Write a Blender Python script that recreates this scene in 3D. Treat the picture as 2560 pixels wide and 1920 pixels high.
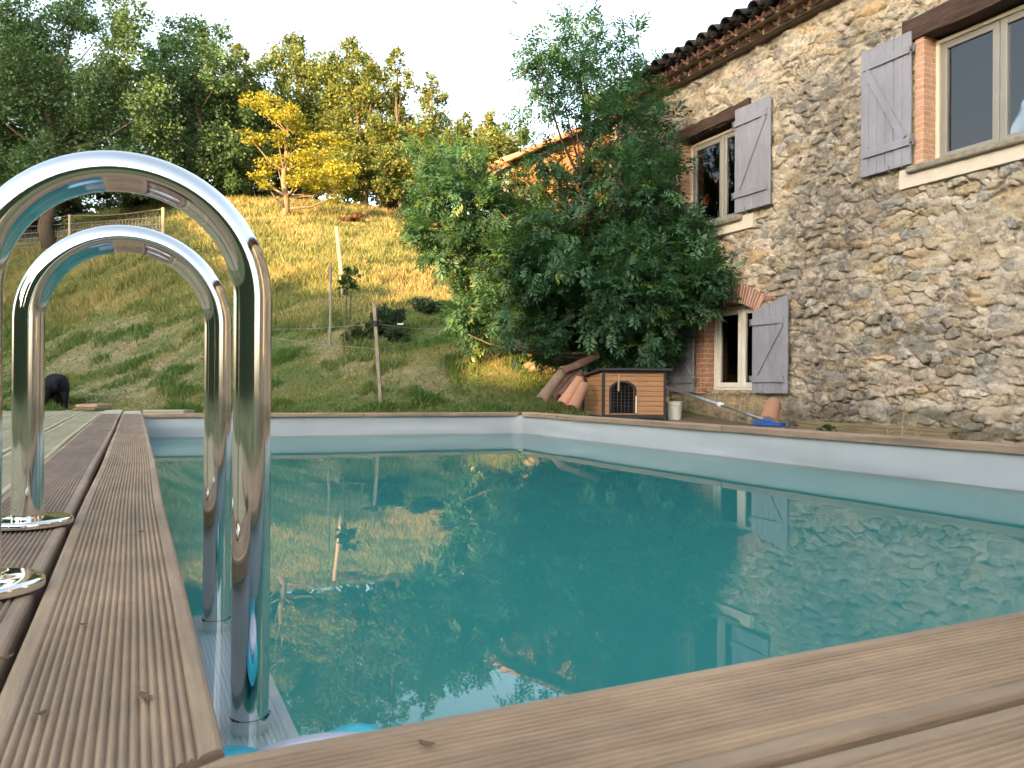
import bpy, math, random
import numpy as np
from mathutils import Vector, Matrix

random.seed(7); RNG = np.random.default_rng(11)
scene = bpy.context.scene
COL = scene.collection
R = math.radians
for o in list(bpy.data.objects): bpy.data.objects.remove(o)

# ------------------------------------------------------------------ camera
TH, FPX, CH, PIT, ROL = R(25.2), 2000.0, 0.2324, math.atan(6 / 2000), 0.0064
_f = np.array([math.sin(TH) * math.cos(PIT), math.cos(TH) * math.cos(PIT), math.sin(PIT)])
_r0 = np.array([math.cos(TH), -math.sin(TH), 0.0]); _u0 = np.cross(_r0, _f)
_r = math.cos(ROL) * _r0 + math.sin(ROL) * _u0
_u = math.cos(ROL) * _u0 - math.sin(ROL) * _r0
CAMP = np.array([0.0, 0.0, CH])
cam_d = bpy.data.cameras.new('camera'); cam = bpy.data.objects.new('camera', cam_d); COL.objects.link(cam)
cam.matrix_world = Matrix(((_r[0], _u[0], -_f[0], 0), (_r[1], _u[1], -_f[1], 0), (_r[2], _u[2], -_f[2], CH), (0, 0, 0, 1)))
cam_d.sensor_width = 36; cam_d.lens = FPX / 2560 * 36
cam_d.clip_start = 0.02; cam_d.clip_end = 2000
cam_d.dof.use_dof = True; cam_d.dof.focus_distance = 4.5; cam_d.dof.aperture_fstop = 22
scene.camera = cam

# ------------------------------------------------------------------ light
SUN_DEL, SUN_EL = R(55), R(8.0)          # azimuth of travel from +Y towards +X, elevation
scene.view_settings.view_transform = 'Standard'; scene.view_settings.look = 'None'
scene.view_settings.exposure = 2.85; scene.view_settings.gamma = 1
world = bpy.data.worlds.new('World'); scene.world = world; world.use_nodes = True
wn = world.node_tree.nodes; wl = world.node_tree.links; wn.clear()
sky = wn.new('ShaderNodeTexSky'); sky.sky_type = 'NISHITA'; sky.sun_disc = False
sky.sun_elevation = SUN_EL; sky.sun_rotation = R(180) + SUN_DEL
sky.air_density = 1.0; sky.dust_density = 3.0; sky.ozone_density = 1.0
bg = wn.new('ShaderNodeBackground'); bg.inputs[1].default_value = 0.15
hs = wn.new('ShaderNodeHueSaturation'); hs.inputs['Saturation'].default_value = 0.65
wo = wn.new('ShaderNodeOutputWorld')
wl.new(sky.outputs[0], hs.inputs['Color']); wl.new(hs.outputs[0], bg.inputs[0]); wl.new(bg.outputs[0], wo.inputs[0])
sd = bpy.data.lights.new('sun', 'SUN'); sun = bpy.data.objects.new('sun', sd); COL.objects.link(sun)
sd.energy = 3.0; sd.angle = R(0.5); sd.color = (1.0, 0.61, 0.26)
_sdir = Vector((math.sin(SUN_DEL) * math.cos(SUN_EL), math.cos(SUN_DEL) * math.cos(SUN_EL), -math.sin(SUN_EL)))
sun.rotation_euler = _sdir.to_track_quat('-Z', 'Y').to_euler(); sun.location = (-10, -20, 12)

cy = scene.cycles
cy.max_bounces = 8; cy.diffuse_bounces = 3; cy.glossy_bounces = 5; cy.transmission_bounces = 4
cy.transparent_max_bounces = 12; cy.volume_bounces = 2; cy.caustics_reflective = False; cy.caustics_refractive = False
cy.use_denoising = True; cy.sample_clamp_indirect = 6

# ------------------------------------------------------------------ helpers
S_ = 2560 / 2212.0
def ray(px, py): return _f + _r * (px * S_ - 1280) / FPX - _u * (py * S_ - 960) / FPX
def at(px, py, dep): return CAMP + ray(px, py) * dep             # a point of the photo at a given distance
def sp(t, w): return w * np.logaddexp(0.0, np.asarray(t, float) / w)
def hz(x, y):
    x = np.asarray(x, float); y = np.asarray(y, float)
    u = y + 1.5 * (3.5 - sp(3.5 - x, 1.0))
    z = -0.3 + 0.33 * sp(u - 15.2, 1.2)
    z = z + 0.55 * np.exp(-((x - 5.0) / 1.3) ** 2 - ((y - 11.8) / 1.2) ** 2)
    return 10.8 - sp(10.8 - z, 1.2)

def gz(x, y):
    x = np.asarray(x, float); y = np.asarray(y, float)
    return hz(x, y) + sstep(7.3, 12, y) * ((fbm(x * 0.5, y * 0.5, 3) - 0.5) * 0.28 + (fbm(x * 2, y * 2, 5) - 0.5) * 0.10)
def hit(px, py, d0=8.0, d1=70.0):
    d = np.linspace(d0, d1, 4000); P = CAMP + ray(px, py)[None, :] * d[:, None]; k = np.flatnonzero(P[:, 2] <= gz(P[:, 0], P[:, 1])); k = k[0] if len(k) else 2000
    return np.array([P[k, 0], P[k, 1], float(gz(P[k, 0], P[k, 1]))]), float(d[k])

def _hash(ix, iy, seed):
    h = (ix.astype(np.int64) * 374761393 + iy.astype(np.int64) * 668265263 + seed * 1442695041) & 0xFFFFFFFF
    h = ((h ^ (h >> 13)) * 1274126177) & 0xFFFFFFFF
    return ((h ^ (h >> 16)) & 0xFFFF) / 65535.0
def vnoise(x, y, seed=0):
    x = np.asarray(x, float); y = np.asarray(y, float)
    ix = np.floor(x); iy = np.floor(y); fx = x - ix; fy = y - iy
    fx = fx * fx * (3 - 2 * fx); fy = fy * fy * (3 - 2 * fy)
    a = _hash(ix, iy, seed); b = _hash(ix + 1, iy, seed); c = _hash(ix, iy + 1, seed); d = _hash(ix + 1, iy + 1, seed)
    return (a * (1 - fx) + b * fx) * (1 - fy) + (c * (1 - fx) + d * fx) * fy
def fbm(x, y, seed=0, oct=4):
    s = 0; a = 0.5
    for i in range(oct):
        s = s + a * vnoise(x * 2 ** i + i * 17.3, y * 2 ** i - i * 9.1, seed + i); a *= 0.5
    return s / (1 - 0.5 ** oct)
def sstep(a, b, t):
    t = np.clip((t - a) / (b - a), 0, 1); return t * t * (3 - 2 * t)

# ------------------------------------------------------------------ materials
def nd(nt, t, **kw):
    n = nt.nodes.new(t)
    for k, v in kw.items(): setattr(n, k, v)
    return n
def M(name, col, rough=0.7, metal=0.0, col2=None, scale=6.0, mix=1.0, stretch=(1, 1, 1), bump=0.0, bscale=None,
      attr=False, spec=0.4, detail=5, rvar=0.0, blotch=0.0):
    m = bpy.data.materials.new(name); m.use_nodes = True; nt = m.node_tree; L = nt.links
    p = nt.nodes['Principled BSDF']; p.inputs['Roughness'].default_value = rough; p.inputs['Metallic'].default_value = metal
    p.inputs['Specular IOR Level'].default_value = spec
    tc = nd(nt, 'ShaderNodeTexCoord'); mp = nd(nt, 'ShaderNodeMapping'); mp.inputs['Scale'].default_value = stretch
    L.new(tc.outputs['Object'], mp.inputs[0])
    nz = nd(nt, 'ShaderNodeTexNoise'); nz.inputs['Scale'].default_value = scale; nz.inputs['Detail'].default_value = detail
    nz.inputs['Roughness'].default_value = 0.62
    L.new(mp.outputs[0], nz.inputs[0])
    if col2 is None: col2 = tuple(c * 0.62 for c in col)
    cr = nd(nt, 'ShaderNodeValToRGB'); cr.color_ramp.elements[0].position = 0.32; cr.color_ramp.elements[1].position = 0.68
    k = mix
    cr.color_ramp.elements[0].color = tuple(col[i] * (1 - k) + col2[i] * k for i in range(3)) + (1,)
    cr.color_ramp.elements[1].color = tuple(col) + (1,)
    L.new(nz.outputs[0], cr.inputs[0])
    out = cr.outputs[0]
    if attr:
        at_ = nd(nt, 'ShaderNodeAttribute'); at_.attribute_name = 'Col'
        mx = nd(nt, 'ShaderNodeMix', data_type='RGBA', blend_type='MULTIPLY'); mx.inputs[0].default_value = 1
        L.new(out, mx.inputs[6]); L.new(at_.outputs[0], mx.inputs[7]); out = mx.outputs[2]
    if blotch:
        n3 = nd(nt, 'ShaderNodeTexNoise'); n3.inputs['Scale'].default_value = 2.6; n3.inputs['Detail'].default_value = 7; n3.inputs['Roughness'].default_value = 0.7
        L.new(tc.outputs['Object'], n3.inputs[0]); m3 = nd(nt, 'ShaderNodeMapRange'); m3.inputs[1].default_value = 0.3; m3.inputs[2].default_value = 0.7; m3.inputs[3].default_value = 1 - blotch; m3.inputs[4].default_value = 1 + blotch
        L.new(n3.outputs[0], m3.inputs[0]); mq = nd(nt, 'ShaderNodeMix', data_type='RGBA', blend_type='MULTIPLY'); mq.inputs[0].default_value = 1
        L.new(out, mq.inputs[6]); L.new(m3.outputs[0], mq.inputs[7]); out = mq.outputs[2]
    L.new(out, p.inputs['Base Color'])
    if rvar:
        mr = nd(nt, 'ShaderNodeMapRange'); mr.inputs[3].default_value = rough - rvar; mr.inputs[4].default_value = rough + rvar
        L.new(nz.outputs[0], mr.inputs[0]); L.new(mr.outputs[0], p.inputs['Roughness'])
    if bump:
        n2 = nd(nt, 'ShaderNodeTexNoise'); n2.inputs['Scale'].default_value = bscale or scale * 4; n2.inputs['Detail'].default_value = 6
        n2.inputs['Roughness'].default_value = 0.7
        L.new(mp.outputs[0], n2.inputs[0])
        b = nd(nt, 'ShaderNodeBump'); b.inputs['Strength'].default_value = bump; b.inputs['Distance'].default_value = 0.02
        L.new(n2.outputs[0], b.inputs['Height']); L.new(b.outputs[0], p.inputs['Normal'])
    return m
def leaf_mat(name, col, trans=0.4, rough=0.5):
    m = bpy.data.materials.new(name); m.use_nodes = True; nt = m.node_tree; L = nt.links
    p = nt.nodes['Principled BSDF']; out = nt.nodes['Material Output']
    p.inputs['Roughness'].default_value = rough; p.inputs['Specular IOR Level'].default_value = 0.35
    a = nd(nt, 'ShaderNodeAttribute'); a.attribute_name = 'Col'
    mx = nd(nt, 'ShaderNodeMix', data_type='RGBA', blend_type='MULTIPLY'); mx.inputs[0].default_value = 1
    mx.inputs[7].default_value = tuple(col) + (1,); L.new(a.outputs[0], mx.inputs[6])
    L.new(mx.outputs[2], p.inputs['Base Color'])
    t = nd(nt, 'ShaderNodeBsdfTranslucent')
    mt = nd(nt, 'ShaderNodeMix', data_type='RGBA', blend_type='MULTIPLY'); mt.inputs[0].default_value = 1
    mt.inputs[7].default_value = (1.35, 1.45, 0.55, 1); L.new(mx.outputs[2], mt.inputs[6]); L.new(mt.outputs[2], t.inputs[0])
    ms = nd(nt, 'ShaderNodeMixShader'); ms.inputs[0].default_value = trans
    L.new(p.outputs[0], ms.inputs[1]); L.new(t.outputs[0], ms.inputs[2]); L.new(ms.outputs[0], out.inputs[0])
    return m
def attr_mat(name, rough=0.85, nscale=40, namt=0.5, bump=0.5, bscale=90, spec=0.25, chips=0.0):
    m = bpy.data.materials.new(name); m.use_nodes = True; nt = m.node_tree; L = nt.links
    p = nt.nodes['Principled BSDF']; p.inputs['Roughness'].default_value = rough; p.inputs['Specular IOR Level'].default_value = spec
    tc = nd(nt, 'ShaderNodeTexCoord')
    nz = nd(nt, 'ShaderNodeTexNoise'); nz.inputs['Scale'].default_value = nscale; nz.inputs['Detail'].default_value = 8; nz.inputs['Roughness'].default_value = 0.7
    L.new(tc.outputs['Object'], nz.inputs[0])
    mr = nd(nt, 'ShaderNodeMapRange'); mr.inputs[1].default_value = 0.3; mr.inputs[2].default_value = 0.7
    mr.inputs[3].default_value = 1 - namt; mr.inputs[4].default_value = 1 + namt * 0.6
    L.new(nz.outputs[0], mr.inputs[0])
    a = nd(nt, 'ShaderNodeAttribute'); a.attribute_name = 'Col'
    mx = nd(nt, 'ShaderNodeMix', data_type='RGBA', blend_type='MULTIPLY'); mx.inputs[0].default_value = 1
    L.new(a.outputs[0], mx.inputs[6]); L.new(mr.outputs[0], mx.inputs[7]); L.new(mx.outputs[2], p.inputs['Base Color'])
    n2 = nd(nt, 'ShaderNodeTexNoise'); n2.inputs['Scale'].default_value = bscale; n2.inputs['Detail'].default_value = 6
    L.new(tc.outputs['Object'], n2.inputs[0])
    b = nd(nt, 'ShaderNodeBump'); b.inputs['Strength'].default_value = bump; b.inputs['Distance'].default_value = 0.012
    L.new(n2.outputs[0], b.inputs['Height']); L.new(b.outputs[0], p.inputs['Normal'])
    if chips:   # small broken facets and crevices inside every stone
        mp = nd(nt, 'ShaderNodeMapping'); mp.inputs['Scale'].default_value = (11, 11, 19); mp.inputs['Rotation'].default_value = (0.25, 0, 0); L.new(tc.outputs['Object'], mp.inputs[0])
        wn_ = nd(nt, 'ShaderNodeTexNoise'); wn_.inputs['Scale'].default_value = 12; wn_.inputs['Detail'].default_value = 3; L.new(tc.outputs['Object'], wn_.inputs[0])
        sc_ = nd(nt, 'ShaderNodeVectorMath', operation='SCALE'); sc_.inputs['Scale'].default_value = 1.3; L.new(wn_.outputs[1], sc_.inputs[0])
        av = nd(nt, 'ShaderNodeVectorMath', operation='ADD'); L.new(mp.outputs[0], av.inputs[0]); L.new(sc_.outputs[0], av.inputs[1])
        vo = nd(nt, 'ShaderNodeTexVoronoi'); vo.inputs['Scale'].default_value = 1.0; L.new(av.outputs[0], vo.inputs['Vector'])
        sp_ = nd(nt, 'ShaderNodeSeparateColor'); L.new(vo.outputs['Color'], sp_.inputs[0])
        m1 = nd(nt, 'ShaderNodeMapRange'); m1.inputs[3].default_value = 1 - chips; m1.inputs[4].default_value = 1 + chips * 0.6; L.new(sp_.outputs[0], m1.inputs[0])
        mx2 = nd(nt, 'ShaderNodeMix', data_type='RGBA', blend_type='MULTIPLY'); mx2.inputs[0].default_value = 1
        L.new(mx.outputs[2], mx2.inputs[6]); L.new(m1.outputs[0], mx2.inputs[7]); L.new(mx2.outputs[2], p.inputs['Base Color'])
        hh = nd(nt, 'ShaderNodeMath', operation='MULTIPLY_ADD'); hh.inputs[1].default_value = 1.3; L.new(sp_.outputs[1], hh.inputs[0]); L.new(n2.outputs[0], hh.inputs[2])
        b.inputs['Strength'].default_value = 0.9; L.new(hh.outputs[0], b.inputs['Height'])
    return m
def brick_mat(name, c1=(0.47, 0.25, 0.155, 1), c2=(0.55, 0.335, 0.225, 1), row=0.055):
    m = bpy.data.materials.new(name); m.use_nodes = True; nt = m.node_tree; L = nt.links
    p = nt.nodes['Principled BSDF']; p.inputs['Roughness'].default_value = 0.85
    tc = nd(nt, 'ShaderNodeTexCoord'); sx = nd(nt, 'ShaderNodeSeparateXYZ'); L.new(tc.outputs['Object'], sx.inputs[0])
    ad = nd(nt, 'ShaderNodeMath', operation='ADD'); L.new(sx.outputs[0], ad.inputs[0]); L.new(sx.outputs[1], ad.inputs[1])
    cx = nd(nt, 'ShaderNodeCombineXYZ'); L.new(ad.outputs[0], cx.inputs[0]); L.new(sx.outputs[2], cx.inputs[1])
    wz = nd(nt, 'ShaderNodeTexNoise'); wz.inputs['Scale'].default_value = 9; L.new(tc.outputs['Object'], wz.inputs[0])
    va = nd(nt, 'ShaderNodeVectorMath', operation='SCALE'); va.inputs['Scale'].default_value = 0.02; L.new(wz.outputs[1], va.inputs[0])
    vb = nd(nt, 'ShaderNodeVectorMath', operation='ADD'); L.new(cx.outputs[0], vb.inputs[0]); L.new(va.outputs[0], vb.inputs[1])
    br = nd(nt, 'ShaderNodeTexBrick'); br.inputs['Scale'].default_value = 1.0
    br.inputs['Brick Width'].default_value = 0.45; br.inputs['Row Height'].default_value = row; br.inputs['Mortar Size'].default_value = 0.007
    br.inputs['Mortar Smooth'].default_value = 0.4
    br.inputs['Color1'].default_value = c1; br.inputs['Color2'].default_value = c2; br.inputs['Mortar'].default_value = (0.55, 0.43, 0.33, 1)
    L.new(vb.outputs[0], br.inputs[0])
    nz = nd(nt, 'ShaderNodeTexNoise'); nz.inputs['Scale'].default_value = 30; nz.inputs['Detail'].default_value = 6; L.new(tc.outputs['Object'], nz.inputs[0])
    mr = nd(nt, 'ShaderNodeMapRange'); mr.inputs[3].default_value = 0.55; mr.inputs[4].default_value = 1.4; L.new(nz.outputs[0], mr.inputs[0])
    mx = nd(nt, 'ShaderNodeMix', data_type='RGBA', blend_type='MULTIPLY'); mx.inputs[0].default_value = 1
    L.new(br.outputs[0], mx.inputs[6]); L.new(mr.outputs[0], mx.inputs[7]); L.new(mx.outputs[2], p.inputs['Base Color'])
    b = nd(nt, 'ShaderNodeBump'); b.inputs['Strength'].default_value = 0.7; b.inputs['Distance'].default_value = -0.01
    L.new(br.outputs[1], b.inputs['Height']); L.new(b.outputs[0], p.inputs['Normal'])
    return m

MAT = dict(
    deck=M('weathered_decking', (0.40, 0.278, 0.172), 0.75, col2=(0.26, 0.183, 0.118), scale=3, stretch=(14, 1.2, 14), bump=0.35, bscale=14, rvar=0.1, blotch=0.28),
    deckred=M('reddish_decking', (0.34, 0.235, 0.16), 0.7, col2=(0.225, 0.16, 0.11), scale=3, stretch=(14, 1.2, 14), bump=0.35, bscale=14, rvar=0.1, blotch=0.28),
    deckgreen=M('fresh_green_decking', (0.48, 0.42, 0.255), 0.75, col2=(0.37, 0.32, 0.195), scale=3, stretch=(12, 1.0, 12), bump=0.3, bscale=14, blotch=0.2),
    deckpale=M('pale_decking', (0.46, 0.42, 0.32), 0.8, col2=(0.36, 0.33, 0.25), scale=3, stretch=(12, 1.0, 12), bump=0.3, bscale=14, blotch=0.2),
    offcut=M('fresh_cut_timber', (0.50, 0.30, 0.16), 0.75, col2=(0.40, 0.30, 0.20), scale=5, stretch=(1, 6, 6)),
    chrome=M('polished_steel', (0.80, 0.79, 0.77), 0.06, 1.0, col2=(0.72, 0.71, 0.69), scale=9, rvar=0.03),
    liner=M('pale_pool_liner', (0.415, 0.445, 0.475), 0.42, col2=(0.37, 0.405, 0.43), scale=2.2, bump=0.05, bscale=3, spec=0.4),
    tread=M('white_plastic_tread', (0.86, 0.87, 0.90), 0.4, col2=(0.80, 0.82, 0.85), scale=8),
    cyan=M('cyan_vinyl', (0.004, 0.50, 0.62), 0.28, col2=(0.004, 0.43, 0.55), scale=5, spec=0.5),
    whitevinyl=M('white_vinyl', (0.70, 0.70, 0.80), 0.3, col2=(0.64, 0.64, 0.75), scale=4),
    black=M('black_rubber', (0.012, 0.012, 0.013), 0.6, col2=(0.02, 0.02, 0.02)),
    grey=M('shutter_grey_paint', (0.265, 0.27, 0.32), 0.55, col2=(0.22, 0.222, 0.262), scale=4, stretch=(1, 1, 0.35), bump=0.12, bscale=40, rvar=0.08, blotch=0.12),
    iron=M('grey_painted_iron', (0.16, 0.16, 0.18), 0.5),
    frame_cream=M('cream_window_frame', (0.72, 0.64, 0.51), 0.5, col2=(0.64, 0.57, 0.46), scale=5),
    frame_grey=M('grey_window_sash', (0.27, 0.262, 0.24), 0.4, col2=(0.24, 0.232, 0.215), scale=5),
    frame_white=M('white_window_frame', (0.74, 0.72, 0.66), 0.4, col2=(0.66, 0.64, 0.58), scale=5),
    beam=M('dark_oak_beam', (0.095, 0.055, 0.042), 0.8, col2=(0.035, 0.02, 0.016), scale=4, stretch=(8, 0.8, 8), bump=0.9, bscale=9),
    sill=M('grey_stone_sill', (0.32, 0.29, 0.23), 0.85, col2=(0.17, 0.155, 0.125), scale=14, bump=0.6, bscale=60),
    render=M('cream_render_band', (0.66, 0.60, 0.50), 0.85, col2=(0.57, 0.51, 0.42), scale=3, bump=0.2, bscale=80),
    brick=brick_mat('jamb_brick'), brickred=brick_mat('red_jamb_brick', (0.34, 0.155, 0.095, 1), (0.42, 0.22, 0.145, 1), 0.068),
    archbrick=M('arch_brick', (0.40, 0.20, 0.13), 0.85, col2=(0.24, 0.125, 0.09), scale=22, bump=0.7, bscale=70, attr=True),
    eavemortar=M('brown_eave_mortar', (0.44, 0.33, 0.23), 0.9, col2=(0.24, 0.17, 0.12), scale=14, bump=0.6, bscale=60),
    mortar=M('lime_mortar', (0.64, 0.53, 0.42), 0.9, col2=(0.50, 0.41, 0.32), scale=20, bump=0.5, bscale=80),
    tile=M('clay_roof_tile', (0.17, 0.083, 0.058), 0.85, col2=(0.065, 0.04, 0.034), scale=7, bump=0.6, bscale=50, attr=True),
    tiledark=M('lichen_black_roof_tile', (0.055, 0.045, 0.042), 0.9, col2=(0.022, 0.019, 0.02), scale=8, bump=0.8, bscale=40, attr=True),
    tileorange=M('orange_clay_tile', (0.44, 0.205, 0.12), 0.85, col2=(0.34, 0.20, 0.13), scale=5, bump=0.4, bscale=40, attr=True),
    tilemoss=M('mossy_clay_tile', (0.30, 0.20, 0.135), 0.9, col2=(0.16, 0.125, 0.09), scale=7, bump=0.6, bscale=50, attr=True),
    fascia=M('brown_eave_board', (0.145, 0.09, 0.062), 0.8, col2=(0.08, 0.05, 0.036), scale=4, stretch=(8, 0.8, 8), bump=0.5, bscale=12),
    stone=attr_mat('rubble_stone', 0.9, 55, 0.30, 1.0, 120, chips=0.22),
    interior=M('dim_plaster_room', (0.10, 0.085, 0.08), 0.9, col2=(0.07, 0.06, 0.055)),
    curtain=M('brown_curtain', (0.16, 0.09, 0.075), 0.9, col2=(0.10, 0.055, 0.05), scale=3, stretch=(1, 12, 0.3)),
    hutch=M('stained_pine_slats', (0.40, 0.215, 0.105), 0.7, col2=(0.29, 0.15, 0.075), scale=3, stretch=(2, 2, 14), bump=0.2, bscale=12),
    hutchblack=M('black_trim_and_inner_shade', (0.017, 0.017, 0.019), 0.6, col2=(0.03, 0.03, 0.032), scale=12),
    roofing=M('dark_roofing_felt', (0.045, 0.042, 0.045), 0.85, col2=(0.03, 0.028, 0.03), scale=30, bump=0.5, bscale=120),
    wire=M('steel_wire', (0.36, 0.35, 0.33), 0.55, 0.3),
    bucket=M('white_bucket_plastic', (0.66, 0.65, 0.60), 0.5, col2=(0.55, 0.54, 0.48), scale=6),
    alu=M('brushed_aluminium', (0.42, 0.43, 0.45), 0.35, 0.8),
    white=M('white_plastic', (0.78, 0.78, 0.78), 0.45),
    blue=M('blue_brush_plastic', (0.02, 0.10, 0.42), 0.45),
    oldtimber=M('weathered_timber', (0.26, 0.21, 0.12), 0.85, col2=(0.15, 0.115, 0.065), scale=4, stretch=(10, 0.8, 10), bump=0.5, bscale=12),
    stake=M('grey_weathered_stake', (0.36, 0.27, 0.19), 0.85, col2=(0.20, 0.18, 0.165), scale=5, stretch=(1.5, 1.5, 1), bump=0.4, bscale=20),
    post=M('pale_fence_post', (0.50, 0.38, 0.24), 0.85, col2=(0.38, 0.29, 0.18), scale=5, stretch=(6, 6, 1)),
    bark=M('brown_bark', (0.15, 0.11, 0.08), 0.9, col2=(0.075, 0.055, 0.04), scale=9, stretch=(3, 3, 0.6), bump=1, bscale=20),
    barkgold=M('pale_oak_bark', (0.26, 0.18, 0.11), 0.9, col2=(0.15, 0.10, 0.065), scale=7, stretch=(3, 3, 0.6), bump=1, bscale=16),
    leaf=leaf_mat('tree_leaf', (1, 1, 1), 0.38),
    grass=leaf_mat('grass_blade', (1, 1, 1), 0.3, 0.7),
    ground=attr_mat('lawn_soil', 0.95, 5, 0.35, 0.6, 16, 0.1),
    straw=M('dead_straw', (0.42, 0.33, 0.20), 0.9, col2=(0.28, 0.21, 0.12), scale=14),
    wool=M('black_fleece', (0.010, 0.010, 0.014), 0.95, col2=(0.02, 0.02, 0.026), scale=26, bump=1, bscale=60, spec=0.1),
    feather=M('dark_feather', (0.05, 0.045, 0.05), 0.8),
    deadleaf=M('dry_leaf', (0.15, 0.10, 0.05), 0.8, col2=(0.09, 0.06, 0.03)),
    sun_blocker=M('blocker_foliage', (0.035, 0.05, 0.02), 0.95, col2=(0.02, 0.03, 0.012), scale=2),
)
def glass_mat():
    m = bpy.data.materials.new('window_glass'); m.use_nodes = True; nt = m.node_tree; L = nt.links; nt.nodes.clear()
    out = nd(nt, 'ShaderNodeOutputMaterial'); g = nd(nt, 'ShaderNodeBsdfGlossy'); g.inputs['Roughness'].default_value = 0.01
    g.inputs[0].default_value = (0.95, 0.96, 1, 1)
    t = nd(nt, 'ShaderNodeBsdfTransparent'); t.inputs[0].default_value = (0.80, 0.82, 0.82, 1)
    f = nd(nt, 'ShaderNodeFresnel'); f.inputs[0].default_value = 1.7
    ms = nd(nt, 'ShaderNodeMixShader'); L.new(f.outputs[0], ms.inputs[0]); L.new(t.outputs[0], ms.inputs[1]); L.new(g.outputs[0], ms.inputs[2]); L.new(ms.outputs[0], out.inputs[0])
    tc = nd(nt, 'ShaderNodeTexCoord'); nz = nd(nt, 'ShaderNodeTexNoise'); nz.inputs['Scale'].default_value = 2.2
    L.new(tc.outputs['Object'], nz.inputs[0]); b = nd(nt, 'ShaderNodeBump'); b.inputs['Strength'].default_value = 0.02; b.inputs['Distance'].default_value = 0.02
    L.new(nz.outputs[0], b.inputs['Height']); L.new(b.outputs[0], g.inputs['Normal'])
    return m
MAT['glass'] = glass_mat()
def water_mat():
    m = bpy.data.materials.new('green_pool_water'); m.use_nodes = True; nt = m.node_tree; L = nt.links; nt.nodes.clear()
    out = nd(nt, 'ShaderNodeOutputMaterial'); g = nd(nt, 'ShaderNodeBsdfGlossy'); g.inputs['Roughness'].default_value = 0.0
    t = nd(nt, 'ShaderNodeBsdfTransparent')
    f = nd(nt, 'ShaderNodeFresnel'); f.inputs[0].default_value = 1.38
    tc = nd(nt, 'ShaderNodeTexCoord'); nz = nd(nt, 'ShaderNodeTexNoise'); nz.inputs['Scale'].default_value = 5.0; nz.inputs['Detail'].default_value = 2
    L.new(tc.outputs['Object'], nz.inputs[0]); b = nd(nt, 'ShaderNodeBump'); b.inputs['Strength'].default_value = 0.005; b.inputs['Distance'].default_value = 0.02
    L.new(nz.outputs[0], b.inputs['Height']); L.new(b.outputs[0], g.inputs['Normal'])
    ms = nd(nt, 'ShaderNodeMixShader'); L.new(f.outputs[0], ms.inputs[0]); L.new(t.outputs[0], ms.inputs[1]); L.new(g.outputs[0], ms.inputs[2]); L.new(ms.outputs[0], out.inputs[0])
    vs = nd(nt, 'ShaderNodeVolumeScatter'); vs.inputs['Color'].default_value = (0.05, 1.0, 0.50, 1); vs.inputs['Density'].default_value = 8.0
    va = nd(nt, 'ShaderNodeVolumeAbsorption'); va.inputs['Color'].default_value = (0.02, 0.995, 0.62, 1); va.inputs['Density'].default_value = 1.0
    ad = nd(nt, 'ShaderNodeAddShader'); L.new(vs.outputs[0], ad.inputs[0]); L.new(va.outputs[0], ad.inputs[1]); L.new(ad.outputs[0], out.inputs['Volume'])
    return m
MAT['water'] = water_mat()

# ------------------------------------------------------------------ object builders
BASE = {}
def empty(name, loc, label=None, cat=None, group=None, kind=None):
    o = bpy.data.objects.new(name, None); COL.objects.link(o); o.location = tuple(loc); o.empty_display_size = 0.1
    BASE[o.name] = np.array(loc, float); tag(o, label, cat, group, kind); return o
def tag(o, label=None, cat=None, group=None, kind=None):
    if label: o['label'] = label
    if cat: o['category'] = cat
    if group: o['group'] = group
    if kind: o['kind'] = kind
    return o
def obj(name, V, F, mat, parent=None, smooth=False, col=None, origin=None):
    V = np.asarray(V, float).reshape(-1, 3)
    base = BASE[parent.name] if parent is not None else (np.array(origin, float) if origin is not None else np.zeros(3))
    me = bpy.data.meshes.new(name)
    Vl = V - base
    if isinstance(F, np.ndarray):
        k = F.shape[1]; n = len(F)
        me.vertices.add(len(Vl)); me.vertices.foreach_set('co', Vl.astype(np.float32).ravel())
        me.loops.add(n * k); me.loops.foreach_set('vertex_index', F.astype(np.int32).ravel())
        me.polygons.add(n); me.polygons.foreach_set('loop_start', (np.arange(n) * k).astype(np.int32))
        me.update(calc_edges=True)
    else:
        me.from_pydata([tuple(v) for v in Vl], [], F); me.update()
    if col is not None:
        a = me.color_attributes.new('Col', 'FLOAT_COLOR', 'POINT')
        c = np.ones((len(Vl), 4), np.float32); c[:, :3] = col; a.data.foreach_set('color', c.ravel())
    me.materials.append(MAT[mat] if isinstance(mat, str) else mat)
    if smooth: me.polygons.foreach_set('use_smooth', [True] * len(me.polygons))
    o = bpy.data.objects.new(name, me); COL.objects.link(o)
    BASE[o.name] = base
    if parent is not None: o.parent = parent
    elif origin is not None: o.location = tuple(base)
    return o
def copy_tree(o, parent=None):
    kids = list(o.children)
    c = o.copy(); COL.objects.link(c); BASE[c.name] = BASE[o.name]
    if parent is not None: c.parent = parent
    for k in kids: copy_tree(k, c)
    return c

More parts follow.
